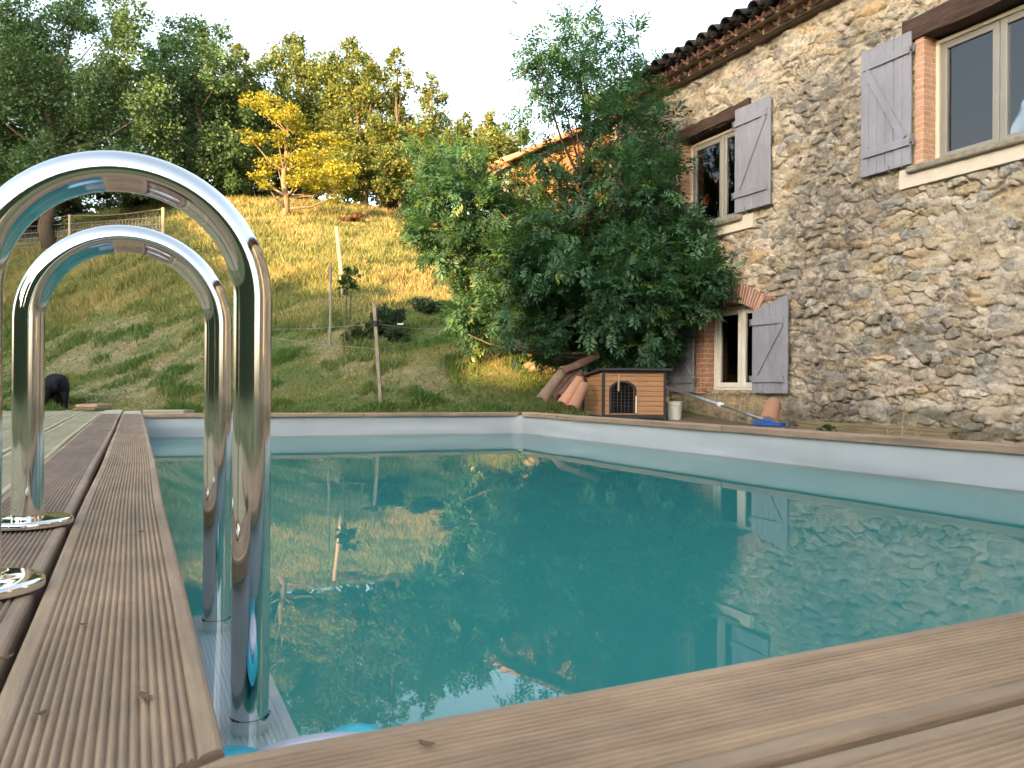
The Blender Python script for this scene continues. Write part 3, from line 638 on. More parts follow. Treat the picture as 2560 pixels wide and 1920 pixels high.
# ------------------------------------------------------------------ farmhouse
XH = 7.2
house = empty('stone_house', (10.0, 3.5, -0.3), 'two storey rubble stone farmhouse with grey shutters and clay tiled eaves beside the pool', 'house')
YE = 11.5
OPEN = dict(ul=(8.27, 9.50, 2.50, 3.80), ur=(4.30, 5.53, 2.50, 3.80), lw=(7.93, 8.95, 0.20, 1.30))
ARC_Y, ARC_H, ARC_S, ARC_Z = 8.44, 0.51, 0.15, 1.215
ARC_R = (ARC_H ** 2 + ARC_S ** 2) / (2 * ARC_S); ARC_CZ = ARC_Z + ARC_S - ARC_R
def facade():
    av = np.unique(np.round(np.concatenate([np.arange(-9, 2.0, 0.06), np.arange(2.0, 4.2, 0.02), np.arange(4.2, YE + 0.001, 0.0105)]), 5))
    bv = np.arange(-0.5, 4.70, 0.0105)
    a, b, F, fa, fb = grid(av, bv)
    d, c, edge, wgt = stones(a, b, 0.0125, 101)
    # rendered patch under the low window, big dark plinth stones, weather staining
    pl = sstep(0.10, 0.0, b + (fbm(a * 2, b * 2, 7) - 0.5) * 0.15)
    patch = sstep(7.35, 7.55, a) * sstep(9.75, 9.5, a) * sstep(0.17, 0.13, b) * sstep(-0.16, -0.06, b + (fbm(a * 3, b * 3, 17) - 0.5) * 0.2)
    streak = fbm(a * 30, b * 3, 27)
    pc = np.array([0.34, 0.275, 0.175]) * (0.6 + 0.8 * streak)[:, None]
    dark = sstep(0.44, 0.58, fbm(a * 0.75 + 2.0, b * 0.75 + 0.4, 33) + 0.17 * np.exp(-((a - 6.9 + 0.35 * (b - 2)) / 1.0) ** 2) - 0.22 * sstep(3.6, 4.4, b)) 
    spk = sstep(0.44, 0.60, fbm(a * 16, b * 16, 43))
    st = (dark * (0.35 + 0.65 * spk) * 0.72)[:, None]
    c = c * (1 - st) + np.array([0.145, 0.135, 0.125]) * st
    low = (pl * (0.25 + 0.75 * sstep(0.28, 0.55, fbm(a * 5, b * 5, 53))) * 0.72)[:, None]
    c = c * (1 - low) + np.array([0.13, 0.115, 0.08]) * low
    d = d * (1 - patch * 0.75) + patch * (0.02 + 0.01 * (fbm(a * 12, b * 12, 3) - 0.5)) + pl * 0.02
    c = c * (1 - patch)[:, None] + pc * patch[:, None]
    keep = np.ones(len(fa), bool)
    for k, (y0, y1, z0, z1) in OPEN.items():
        if k == 'lw':
            rr = np.hypot(fa - ARC_Y, fb - ARC_CZ); top = np.where((fa > y0) & (fa < y1), ARC_CZ + np.sqrt(np.maximum(0, (ARC_R + 0.05) ** 2 - (fa - ARC_Y) ** 2)), 0)
            keep &= ~((fa > y0) & (fa < y1) & (fb > z0) & (fb < top))
        else: keep &= ~((fa > y0) & (fa < y1) & (fb > z0) & (fb < z1))
    V = np.column_stack([XH - d, a, b]); V[:, 0] += 0.02
    obj('wall', V, F[keep], 'stone', house, smooth=True, col=c)
    mb = MB()  # the rest of the shell
    mb.box((7.62, -9, -0.5), (13.4, -8.8, 6.2)); mb.box((13.2, -8.8, -0.5), (13.4, YE, 4.7)); mb.box((7.25, YE - 0.3, -0.5), (13.2, YE - 0.02, 4.7))
    # inner leaf of the facade, pierced for the windows
    ycuts = [-9, 4.30, 5.53, 7.93, 8.95, YE - 0.3]
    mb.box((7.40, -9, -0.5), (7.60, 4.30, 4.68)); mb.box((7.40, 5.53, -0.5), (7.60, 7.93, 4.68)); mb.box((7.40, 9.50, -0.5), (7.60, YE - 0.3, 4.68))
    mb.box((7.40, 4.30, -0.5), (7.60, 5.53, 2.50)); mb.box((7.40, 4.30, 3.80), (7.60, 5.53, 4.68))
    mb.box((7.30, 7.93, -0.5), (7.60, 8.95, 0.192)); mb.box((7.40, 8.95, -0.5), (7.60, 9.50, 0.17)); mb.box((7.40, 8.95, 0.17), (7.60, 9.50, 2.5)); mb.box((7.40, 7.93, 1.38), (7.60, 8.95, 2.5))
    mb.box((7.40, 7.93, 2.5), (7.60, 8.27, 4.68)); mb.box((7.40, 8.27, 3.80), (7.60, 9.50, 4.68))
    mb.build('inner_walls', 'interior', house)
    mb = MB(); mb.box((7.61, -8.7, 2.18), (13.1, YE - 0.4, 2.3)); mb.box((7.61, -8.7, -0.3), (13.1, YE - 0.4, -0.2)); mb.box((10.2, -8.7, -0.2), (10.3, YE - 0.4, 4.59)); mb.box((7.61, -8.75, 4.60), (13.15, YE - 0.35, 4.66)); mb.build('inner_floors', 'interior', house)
facade()
def eaves():
    mb = MB(); mb.box((7.10, -9, 4.615), (7.22, YE, 4.685), bev=0.006); mb.build('eave_board', 'fascia', house)
    rs = np.random.default_rng(5); pitch = 0.247
    for row, (xo, z, r, mt, sh) in enumerate(((7.00, 4.642, 0.094, 'tile', 0.0), (6.87, 4.737, 0.094, 'tile', 0.5))):
        mb = MB(); mf = MB(); y = -9 + sh * pitch
        while y < YE:
            q = rs.uniform(0.65, 1.2); cc = (q * rs.uniform(0.95, 1.1), q, q * rs.uniform(0.9, 1.05)); x = xo + rs.normal(0, 0.008); rr = r + rs.normal(0, 0.004); y_ = y + rs.normal(0, 0.006)
            mb.half_tile((x, y_, z), (7.4, y, z + 0.03), rr, rr * 0.95, 0.014, c=cc, n=11)
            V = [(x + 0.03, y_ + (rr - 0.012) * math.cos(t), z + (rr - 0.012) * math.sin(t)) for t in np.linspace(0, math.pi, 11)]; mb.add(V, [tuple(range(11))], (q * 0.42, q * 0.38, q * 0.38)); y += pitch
        mb.build('eave_tile_course', mt, house, smooth=True, col=True)
        mb = MB(); mb.box((xo + 0.055, -9, z - 0.006), (7.42, YE, z + 0.066)); mb.build('eave_mortar', 'eavemortar', house)
    # roof covering: long runs of half round tiles
    mb = MB(); md = MB(); sl = 0.31; y = -9.0; k = 0
    while y < YE:
        x = 6.745 + rs.normal(0, 0.012); z = 4.822
        for seg in range(8):
            x0 = x + seg * 0.42; x1 = x0 + 0.50; q = rs.uniform(0.5, 1.3)
            md.half_tile((x0, y + rs.normal(0, 0.006), z + (x0 - x) * sl + 0.012), (x1, y, z + (x1 - x) * sl), 0.105, 0.085, 0.016, c=(q, q, q), n=10, upv=(0, 0, 1))
            if seg < 2: md.half_tile((x0 + 0.05, y + pitch / 2, z + (x0 - x) * sl - 0.02 + 0.085), (x1, y + pitch / 2, z + (x1 - x) * sl + 0.065), 0.085, 0.075, 0.014, c=(q * .9, q * .9, q * .9), n=8, upv=(0, 0, -1))
        y += pitch; k += 1
    md.build('roof_tiles', 'tiledark', house, smooth=True, col=True)
    V = [(6.98, -9.2, 4.90), (6.98, YE, 4.90), (10.3, YE, 5.93), (10.3, -9.2, 5.93), (13.6, -9.2, 4.9), (13.6, YE, 4.9)]
    V2 = [(x, y, z - 0.07) for x, y, z in V]
    obj('roof_deck', V + V2, [(0, 1, 2, 3), (3, 2, 5, 4), (7, 6, 9, 8), (8, 9, 10, 11), (0, 6, 7, 1), (4, 5, 11, 10), (0, 3, 9, 6), (3, 4, 10, 9), (1, 7, 8, 2), (2, 8, 11, 5)], 'tiledark', house, col=np.ones((12, 3)))
eaves()
def beam(parent, lo, hi, seed):
    nx, ny, nz = 4, 40, 5; rs = np.random.default_rng(seed); mb = MB(); V = []; F = []
    (x0, y0, z0), (x1, y1, z1) = lo, hi; ring = [(x0, z0)] + [(x0, z0 + (z1 - z0) * k / 4) for k in (1, 2, 3)] + [(x0, z1), (x1, z1), (x1, z0)]
    for i in range(ny + 1):
        y = y0 + (y1 - y0) * i / ny; n1 = fbm(np.array([y * 2.0]), np.array([seed * 1.0]), seed)[0] - 0.5; n2 = fbm(np.array([y * 3.0]), np.array([seed + 7.0]), seed)[0] - 0.5
        for k, (x, z) in enumerate(ring):
            zz = z + (n1 * 0.07 if z == z1 else 0) + (n2 * 0.03 if z == z0 else 0); xx = x + (fbm(np.array([y * 5.0]), np.array([z * 18.0]), seed + 2)[0] - 0.5) * 0.035 * (x == x0)
            V.append((xx, y, zz))
    m = len(ring)
    for i in range(ny):
        for j in range(m): F.append((i * m + j, (i + 1) * m + j, (i + 1) * m + (j + 1) % m, i * m + (j + 1) % m))
    F += [tuple(range(m)), tuple(ny * m + j for j in range(m))[::-1]]
    return auto_smooth(obj('lintel', V, F, 'beam', parent), 50)
beam(house, (7.14, 8.05, 3.815), (7.41, 9.70, 3.985), 3); beam(house, (7.14, 4.0, 3.79), (7.41, 5.76, 4.03), 5)
def casement(name, y0, y1, z0, z1, outer, sash, split, seed):
    """outer frame > two sashes; panes are sub-parts of the sashes"""
    f = 0.038; X0, X1 = 7.335, 7.40
    mb = MB(); mb.box((X0, y0, z0), (X1, y0 + f, z1), bev=0.003); mb.box((X0, y1 - f, z0), (X1, y1, z1), bev=0.003)
    mb.box((X0 + 0.001, y0 + f, z1 - f), (X1, y1 - f, z1), bev=0.003); mb.box((X0 + 0.001, y0 + f, z0), (X1, y1 - f, z0 + f), bev=0.003)
    fr = mb.build('window_frame', outer, house)
    s = 0.068
    for a, b in ((y0 + f + 0.003, split - 0.003), (split + 0.003, y1 - f - 0.003)):
        c0, c1 = z0 + f + 0.003, z1 - f - 0.003; X2, X3 = 7.352, 7.405
        mb = MB(); mb.box((X2, a, c0), (X3, a + s, c1), bev=0.006); mb.box((X2, b - s, c0), (X3, b, c1), bev=0.006)
        mb.box((X2 + 0.0015, a + s, c0), (X3, b - s, c0 + s), bev=0.006); mb.box((X2 + 0.0015, a + s, c1 - s), (X3, b - s, c1), bev=0.006)
        so = mb.build('sash', sash, house)
        mb = MB(); mb.box((7.378, a + s - 0.004, c0 + s - 0.004), (7.382, b - s + 0.004, c1 - s + 0.004)); mb.build('pane', 'glass', so)
    return fr
casement('ul', 8.275, 9.495, 2.505, 3.775, 'frame_cream', 'frame_grey', 8.80, 1)
casement('ur', 4.305, 5.525, 2.505, 3.765, 'frame_cream', 'frame_grey', 4.87, 2)
casement('lw', 7.935, 8.945, 0.195, 1.335, 'frame_white', 'frame_white', 8.405, 3)
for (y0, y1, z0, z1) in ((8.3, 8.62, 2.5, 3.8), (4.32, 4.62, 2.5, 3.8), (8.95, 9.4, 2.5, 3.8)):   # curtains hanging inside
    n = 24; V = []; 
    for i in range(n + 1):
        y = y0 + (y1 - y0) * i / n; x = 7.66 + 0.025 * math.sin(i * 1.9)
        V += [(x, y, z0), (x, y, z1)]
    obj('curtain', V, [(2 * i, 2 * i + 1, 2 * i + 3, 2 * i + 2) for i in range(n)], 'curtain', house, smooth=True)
# sills, render bands
for (s0, s1, b0, b1, z, zt) in ((8.16, 9.60, 7.98, 9.80, 2.425, 2.30), (4.15, 5.69, 4.10, 5.80, 2.435, 2.295)):
    mb = MB(); mb.box((7.095, s0, z), (7.40, s1, z + 0.066), bev=0.012); mb.build('sill', 'sill', house)
    mb = MB(); mb.box((7.150, b0, zt), (7.24, b1, z + 0.055), bev=0.003); mb.build('render_band', 'render', house)
# brick jambs
for (y0, y1, z0, z1) in ((9.50, 9.625, 2.49, 3.82), (5.53, 5.635, 2.49, 3.80), (8.17, 8.27, 2.49, 3.82), (4.2, 4.30, 2.49, 3.80), (8.955, 9.13, 0.14, 1.225), (7.76, 7.925, 0.14, 1.215)):
    mb = MB(); mb.box((7.168, y0, z0), (7.40, y1, z1), bev=0.006); mb.build('brick_jamb', 'brick' if z0 > 1 else 'brickred', house)
def arch():
    mb = MB(); mm = MB(); half = math.asin((ARC_H + 0.03) / ARC_R); n = 25; rs = np.random.default_rng(8)
    for k in range(n):
        t0 = -half + 2 * half * (k + 0.17) / n; t1 = -half + 2 * half * (k + 0.83) / n; ro = ARC_R + 0.255 + rs.uniform(-0.015, 0.012); q = rs.uniform(0.7, 1.5)
        V = []
        for x in (7.160 + rs.uniform(-0.004, 0.004), 7.395):
            for r_, t in ((ARC_R, t0), (ARC_R, t1), (ro, t1), (ro, t0)): V.append((x, ARC_Y + r_ * math.sin(t), ARC_CZ + r_ * math.cos(t)))
        mb.add(V, [(0, 3, 2, 1), (4, 5, 6, 7), (0, 1, 5, 4), (1, 2, 6, 5), (2, 3, 7, 6), (3, 0, 4, 7)], (q, q * rs.uniform(0.9, 1.05), q))
    o = mb.build('brick_arch', 'archbrick', house, col=True)
    N = 30; V = []
    for x in (7.163, 7.39):
        for r_ in (ARC_R + 0.004, ARC_R + 0.245):
            for k in range(N + 1): t = -half + 2 * half * k / N; V.append((x, ARC_Y + r_ * math.sin(t), ARC_CZ + r_ * math.cos(t)))
    F = []; m = N + 1
    for k in range(N): F += [(k, m + k, m + k + 1, k + 1), (k, k + 1, 2 * m + k + 1, 2 * m + k), (m + k, 3 * m + k, 3 * m + k + 1, m + k + 1)]
    obj('arch_mortar', V, F, 'mortar', house)
    mb = MB(); mb.box((7.165, 7.62, 1.335), (7.25, 7.80, 1.385), c=(1.2, 1, 1)); mb.build('corner_brick', 'archbrick', house, col=True)
arch()
def shutter(ya, yb, z0, zta, ztb, hinge, x=7.115, tilt=0.0):
    """ya<yb; zta/ztb = top height at ya/yb; hinge = 'a' or 'b'"""
    n = 6; w = (yb - ya) / n; mb = MB()
    def P(y, z, d): return (x + d + tilt * (y - (ya if hinge == 'a' else yb)), y, z)
    for k in range(n):
        a, b = ya + k * w + 0.0025, ya + (k + 1) * w - 0.0025; za = zta + (ztb - zta) * (a - ya) / (yb - ya); zb = zta + (ztb - zta) * (b - ya) / (yb - ya)
        c = 0.004
        V = [P(a, z0, 0.024), P(a, z0, c), P(a + c, z0, 0), P(b - c, z0, 0), P(b, z0, c), P(b, z0, 0.024), P(a, za, 0.024), P(a, za, c), P(a + c, za, 0), P(b - c, zb, 0), P(b, zb, c), P(b, zb, 0.024)]
        mb.add(V, [(i, (i + 1) % 6, 6 + (i + 1) % 6, 6 + i)[::-1] for i in range(6)] + [(0, 1, 2, 3, 4, 5), (11, 10, 9, 8, 7, 6)])
    mb.add([P(ya + 0.01, z0 + 0.01, 0.012), P(yb - 0.01, z0 + 0.01, 0.012), P(yb - 0.01, ztb - 0.02, 0.012), P(ya + 0.01, zta - 0.02, 0.012)], [(0, 1, 2, 3)])
    so = mb.build('shutter', 'grey', house)
    H = min(zta, ztb) - z0; e = 0.045; zl, zh = z0 + 0.17 * H / 1.0, z0 + 0.865 * H
    bw = 0.085
    for zc in (zl, zh):
        mb = MB(); y0, y1 = (ya + 0.004, yb - e) if hinge == 'a' else (ya + e, yb - 0.004)
        mb.box(P(y0, zc - bw / 2, -0.024), tuple(np.array(P(y1, zc + bw / 2, -0.0005)) + np.array((abs(tilt) * 0, 0, 0))), bev=0.004) if tilt == 0 else mb.bar(P(y0, zc, -0.012), P(y1, zc, -0.012), 0.024, bw)
        for yy in (y0 + 0.04, (y0 + y1) / 2, y1 - 0.04):
            p = P(yy, zc + 0.008 * random.uniform(-1, 1), -0.0255); mb.box((p[0], p[1] - 0.005, p[2] - 0.005), (p[0] + 0.003, p[1] + 0.005, p[2] + 0.005))
        mb.build('batten', 'grey', so)
    yh, yf = (ya + 0.07, yb - e - 0.04) if hinge == 'a' else (yb - 0.07, ya + e + 0.04)
    mb = MB(); mb.bar(P(yh, zl + bw / 2 + 0.004, -0.011), P(yf, zh - bw / 2 - 0.004, -0.011), 0.075, 0.021, upv=(1, 0, 0)); mb.build('brace', 'grey', so)
    yy = ya if hinge == 'a' else yb; sg = 1 if hinge == 'b' else -1
    for zc in (zl, zh):
        mb = MB(); mb.tube([(x + 0.0, yy + sg * 0.035, zc - 0.045), (x + 0.0, yy + sg * 0.035, zc + 0.045)], 0.011, 8)
        mb.box((x - 0.016, min(yy, yy + sg * 0.035), zc - 0.012), (x - 0.006, max(yy, yy + sg * 0.035), zc + 0.012)); mb.build('hinge', 'iron', so)
    yc = (ya + yb) / 2 + 0.08 * sg
    mb = MB(); mb.tube([(7.19, yc, z0 - 0.03), (x - 0.035, yc, z0 - 0.03), (x - 0.035, yc, z0 + 0.03)], 0.007, 6); mb.build('shutter_catch', 'iron', so)
shutter(5.64, 6.26, 2.525, 3.88, 3.88, 'a'); shutter(9.63, 10.27, 2.52, 3.87, 3.87, 'a'); shutter(7.635, 8.285, 2.525, 3.875, 3.885, 'b')
shutter(7.315, 7.925, 0.168, 1.36, 1.205, 'b', x=7.105); shutter(9.125, 9.73, 0.165, 1.19, 1.34, 'a')

# lean-to wing closing the yard at the far end
wing = empty('stone_wing', (6.6, 12.5, 0.6), 'lower stone wing with sloping tiled roof closing the yard behind the ash tree', 'outbuilding')
def build_wing():
    av = np.arange(5.36, 7.42, 0.02); bv = np.arange(0.2, 4.9, 0.02)
    a, b, F, fa, fb = grid(av, bv); d, c, e, w = stones(a, b, 0.02, 202, 0.10)
    c = c * np.array([1.0, 0.66, 0.42])
    top = 3.76 + 0.5 * (fa - 5.36)
    V = np.column_stack([a, YE + 0.02 - d, b]); obj('wall', V, F[fb < top][:, ::-1], 'stone', wing, smooth=True, col=c)
    av = np.arange(YE, 11.95, 0.04); bv = np.arange(0.2, 3.76, 0.04); a, b, F, fa, fb = grid(av, bv); d, c, e, w = stones(a, b, 0.04, 203, 0.10)
    obj('side_wall', np.column_stack([5.38 - d, a, b]), F, 'stone', wing, smooth=True, col=c)
    mb = MB(); rs = np.random.default_rng(9); n = 9
    for k in range(n + 1):
        x = 5.22 + k * 0.235; z = 3.72 + 0.5 * (x - 5.36)
        y = YE - 0.12
    y = YE - 0.10
    while y < 11.9:
        for seg in range(6):
            x0 = 5.18 + seg * 0.38; q = rs.uniform(0.7, 1.3)
            mb.half_tile((x0, y, 3.80 + 0.5 * (x0 - 5.36) + 0.012), (x0 + 0.46, y, 3.80 + 0.5 * (x0 + 0.46 - 5.36)), 0.095, 0.08, 0.014, c=(q, q, q))
        y += 0.235
    mb.build('roof_tiles', 'tileorange', wing, smooth=True, col=True)
    V = [(5.24, YE - 0.06, 3.74), (7.6, YE - 0.06, 4.92), (7.6, 12.0, 4.92), (5.24, 12.0, 3.74)]; V += [(x, y, z - 0.06) for x, y, z in V]
    obj('roof_deck', V, [(0, 1, 2, 3), (7, 6, 5, 4), (0, 4, 5, 1), (1, 5, 6, 2), (2, 6, 7, 3), (3, 7, 4, 0)], 'oldtimber', wing)
build_wing()

# ------------------------------------------------------------------ foliage builders
def leaf_quads(P, size, rs, up=0.35, aspect=0.62):
    """one folded pair of triangles per leaf"""
    n = len(P); d = rs.normal(size=(n, 3)); d[:, 2] *= 0.7; d /= np.linalg.norm(d, axis=1)[:, None]
    nn = rs.normal(size=(n, 3)); nn[:, 2] = np.abs(nn[:, 2]) + up; s = np.cross(d, nn); s /= np.linalg.norm(s, axis=1)[:, None] + 1e-9
    L = size * rs.uniform(0.6, 1.35, n)[:, None]
    a = P - d * L * 0.5; b = P + s * L * aspect * 0.5; c = P + d * L * 0.5; e = P - s * L * aspect * 0.5
    V = np.stack([a, b, c, e], 1).reshape(-1, 3); F = np.arange(n * 4).reshape(n, 4)
    return V, F
def crown(clumps, leaf, per, seed, base, var=0.35, tip=None):
    rs = np.random.default_rng(seed); PP = []; CC = []
    for (c, r) in clumps:
        r = np.asarray(r, float) * np.ones(3); vol = (r[0] * r[1] * r[2]) ** (1 / 3)
        m = int(max(30, 11 * per * (vol / leaf) ** 2)); k = max(5, int(5 + 9 * min(3, vol)))
        sc = rs.normal(size=(k, 3)); sc /= np.linalg.norm(sc, axis=1)[:, None]; sc *= rs.uniform(0.35, 1.0, (k, 1)) ** 0.6
        tint = rs.normal(1, 0.16, (k, 1)); which = rs.integers(0, k, m); q = sc[which] + rs.normal(0, 0.23, (m, 3)); 
        PP.append(np.asarray(c) + q * r)
        cc = np.asarray(base) * (tint[which] * rs.uniform(1 - var, 1 + var, (m, 1)))
        if tip is not None:
            t = (rs.random((m, 1)) < 0.25); cc = np.where(t, np.asarray(tip) * rs.uniform(0.8, 1.2, (m, 1)), cc)
        CC.append(cc)
    P = np.concatenate(PP); Cc = np.clip(np.concatenate(CC), 0.004, 1)
    V, F = leaf_quads(P, leaf, rs); return V, F, np.repeat(Cc, 4, 0)
def pxclumps(lst, dep, spread, seed, flat=1.0):
    rs = np.random.default_rng(seed); out = []
    for t in lst:
        x, y, r = t[0], t[1], t[2]; ry = t[3] if len(t) > 3 else r
        dd = dep + rs.uniform(-1, 1) * spread; c = at(x, y, dd); k = S_ / FPX * dd
        out.append((c, (r * k, r * k * 0.95, ry * k * flat)))
    return out
def limbs(base, top, clumps, r, seed, every=1):
    rs = np.random.default_rng(seed); mb = MB(); b = Vector(base); t = Vector(top); n = 8
    off = [Vector((rs.normal(0, r * 0.5), rs.normal(0, r * 0.5), 0)) for _ in range(n + 1)]; off[0] = Vector((0, 0, 0))
    pts = [b.lerp(t, i / n) + off[i] for i in range(n + 1)]; rad = [r * (1.25 if i == 0 else 1 - 0.78 * i / n) for i in range(n + 1)]
    mb.tube(pts, rad, 10)
    for c, _ in clumps[::every]:
        c = Vector(c); f = min(0.92, max(0.12, (c.z - b.z) / max(0.1, t.z - b.z) * 0.75)); i = int(f * n); s = pts[i]
        mid = s.lerp(c, 0.5) + Vector((0, 0, -0.08 * (c - s).length + rs.normal(0, 0.05)))
        q = rad[i] * 0.5
        mb.tube([s, s.lerp(mid, 0.5), mid, mid.lerp(c, 0.5), c], [q, q * 0.8, q * 0.6, q * 0.4, q * 0.18], 6)
    return mb
def tree(name, label, clumps, base, top, r, leaf, per, seed, colr, tip=None, cat='tree', group=None, bark='bark', every=1, var=0.35, nl=None):
    base = np.array(base, float)
    e = empty(name, base, label, cat, group)
    limbs(base - np.array([0, 0, 0.15]), top, clumps[:nl], r, seed, every).build('trunk', bark, e, smooth=True)
    V, F, C_ = crown(clumps, leaf, per, seed, colr, var, tip); obj('crown', V, F, 'leaf', e, col=C_)
    return e
def foot(px, dep):
    p = CAMP + ray(px, 834) * dep; return np.array([p[0], p[1], float(hz(p[0], p[1]))])

# ------------------------------------------------------------------ trees on the hill
GRP = 'trees along the top of the hill'
def hill_tree(label, lst, dep, px, top, r, seed, colr, tip=None, leaf=0.16, per=5.0, name='oak_tree', sprd=1.6, **k):
    xs_ = [t[0] for t in lst]; lo_ = [(x, y, 34, 30) for y in (350, 392) for x in np.arange(min(xs_), max(xs_) + 1, 34)]
    cl = pxclumps(list(lst) + lo_, dep, sprd, seed)
    return tree(name, label, cl, foot(px, dep), at(top[0], top[1], dep), r, leaf, per, seed, colr, tip, group=GRP, nl=len(lst), **k)
G1, G2, G3 = (0.100, 0.165, 0.078), (0.086, 0.150, 0.074), (0.135, 0.180, 0.056)
hill_tree('biggest dark oak at the far left, with sky showing through its upper crown',
          [(-60, 60, 90), (20, 30, 70), (60, 100, 60), (120, 60, 50), (170, 30, 45), (230, 60, 40), (280, 40, 45), (255, 120, 50), (30, 170, 80), (110, 190, 70), (190, 210, 70), (-40, 220, 90), (60, 260, 80), (150, 290, 70), (250, 270, 75), (320, 240, 60), (-20, 320, 80), (290, 190, 50), (90, 340, 60), (220, 345, 55), (330, 330, 50), (10, 370, 50)], 34, 110, (120, 120), 0.3, 301, G1, leaf=0.15, per=4.2)
hill_tree('dark green oak with a two-pointed top, right of the biggest oak',
          [(400, 75, 42), (455, 80, 36), (350, 115, 42), (420, 140, 55), (480, 150, 45), (370, 190, 55), (440, 220, 60), (500, 230, 50), (350, 260, 50), (410, 300, 55), (480, 310, 50), (360, 340, 40), (440, 360, 38)], 36, 425, (425, 130), 0.2, 302, G2, per=4.6)
hill_tree('slim oak with a sunlit yellow top between two dark oaks',
          [(510, 120, 22), (520, 160, 32), (545, 200, 34), (505, 215, 34), (535, 255, 38), (500, 290, 36), (550, 310, 36), (520, 350, 32)], 38, 528, (516, 150), 0.15, 303, G3, tip=(0.17, 0.15, 0.03), per=4.6)
hill_tree('broad oak with pale green pointed top behind the golden tree',
          [(640, 95, 24), (625, 130, 36), (670, 135, 38), (590, 165, 36), (640, 190, 52), (700, 190, 46), (580, 220, 42), (650, 250, 56), (710, 260, 50), (600, 290, 48), (670, 320, 52), (610, 350, 42), (720, 330, 44)], 41, 660, (645, 140), 0.2, 304, G3, tip=(0.14, 0.14, 0.035), per=4.6)
hill_tree('rounded oak with sunlit golden shoulder, right of the golden tree',
          [(755, 115, 26), (730, 150, 32), (790, 140, 32), (760, 180, 42), (810, 180, 34), (740, 225, 44), (800, 230, 46), (765, 280, 50), (825, 280, 38), (790, 330, 44), (740, 340, 40), (830, 340, 34)], 39, 785, (765, 150), 0.18, 305, G3, tip=(0.20, 0.17, 0.04), per=4.8)
hill_tree('tall narrow poplar-shaped tree with thin pointed top',
          [(858, 112, 14), (852, 145, 20), (868, 175, 24), (848, 210, 26), (872, 240, 30), (850, 280, 34), (885, 300, 34), (860, 340, 34)], 38, 864, (858, 140), 0.13, 306, G3, tip=(0.20, 0.17, 0.05), per=4.4, name='narrow_tree')
hill_tree('small sparse tree with feathery golden top, right of the narrow tree',
          [(928, 165, 12), (938, 195, 20), (915, 205, 18), (955, 220, 18), (930, 235, 28), (905, 270, 30), (950, 275, 32), (925, 310, 34), (965, 320, 30), (900, 345, 28), (945, 355, 30)], 37, 930, (930, 190), 0.12, 307, G3, tip=(0.20, 0.17, 0.05), per=3.6, name='sparse_tree')
hill_tree('low green tree on the skyline left of the ash',
          [(1005, 262, 18), (985, 290, 26), (1020, 300, 28), (1000, 335, 34), (970, 355, 30), (1030, 350, 32), (1000, 385, 34)], 36, 1000, (1003, 290), 0.12, 308, G3, tip=(0.15, 0.15, 0.04), per=4.6)
hill_tree('lowest golden green tree on the skyline, partly hidden by the ash',
          [(1060, 262, 18), (1045, 295, 28), (1080, 290, 30), (1060, 330, 36), (1095, 335, 34), (1040, 370, 36), (1085, 380, 40), (1120, 300, 26), (1120, 360, 34)], 35, 1068, (1062, 290), 0.12, 309, G3, tip=(0.22, 0.18, 0.04), per=4.8)
LB = hit(611, 470)
tree('young_oak', 'lone bright golden young oak on the sunlit slope, branches in flat layers',
     pxclumps([(548, 215, 34, 14), (585, 232, 38, 20), (618, 250, 34, 22), (645, 275, 26, 16), (540, 298, 36, 13), (600, 300, 26, 14), (668, 298, 40, 14), (720, 310, 38, 12), (690, 345, 46, 20), (640, 350, 44, 20), (735, 365, 36, 20), (600, 362, 42, 15), (570, 385, 26, 12), (660, 385, 46, 20), (720, 400, 42, 18), (745, 395, 24, 14), (640, 392, 30, 14), (575, 398, 20, 9), (725, 425, 26, 11)], LB[1], 0.9, 320),
     LB[0], at(622, 262, LB[1]), 0.15, 0.11, 3.0, 320, (0.28, 0.265, 0.036), tip=(0.34, 0.29, 0.035), bark='barkgold', group=None)
# wood closing the gaps behind the row
def backwood():
    rs = np.random.default_rng(77); cl = []
    for k in range(130):
        x = rs.uniform(-120, 1080); dep = rs.uniform(46, 56); top = np.interp(x, [-120, 300, 450, 700, 850, 1080], [150, 150, 190, 250, 300, 345]); y = rs.uniform(top, 460 if x < 380 else 405)
        cl += pxclumps([(x, y, rs.uniform(30, 55))], dep, 1, 1000 + k)
    V, F, C_ = crown(cl, 0.34, 3.0, 78, (0.045, 0.075, 0.032)); o = obj('woodland', V, F, 'leaf', col=C_)
    tag(o, 'dark wood filling the gaps behind the row of hilltop trees', 'woodland', kind='stuff')
backwood()
# shrubs on the slope
def bush(label, px, py, r, ry, dep, colr, seed, leaf=0.06, per=4.0, name='shrub', tip=None, mat='leaf', grp='shrubs on the slope'):
    b, dep = hit(px, py + ry * 0.8) if dep > 9 else (np.array(list((CAMP + ray(px, py) * dep)[:2]) + [-0.3]), dep); k = S_ / FPX * dep
    rs = np.random.default_rng(seed); cl = []
    for q in range(7):
        cl.append((b + np.array([rs.normal(0, r * k * 0.45), rs.normal(0, r * k * 0.45), rs.uniform(0.3, 1.2) * ry * k]), (r * k * 0.45, r * k * 0.45, ry * k * 0.5)))
    e = empty(name, b, label, 'shrub', grp)
    mb = MB()
    for c, _ in cl: mb.tube([b - np.array([0, 0, 0.05]), (b + c) / 2 + rs.normal(0, 0.02, 3), c], [0.016, 0.011, 0.004], 5)
    mb.build('stems', 'bark', e)
    V, F, C_ = crown(cl, leaf, per, seed, colr, 0.35, tip); obj('foliage', V, F, mat, e, col=C_)
bush('dark bluish bush behind the leaning stake', 838, 690, 42, 40, 14.6, (0.035, 0.065, 0.035), 401)
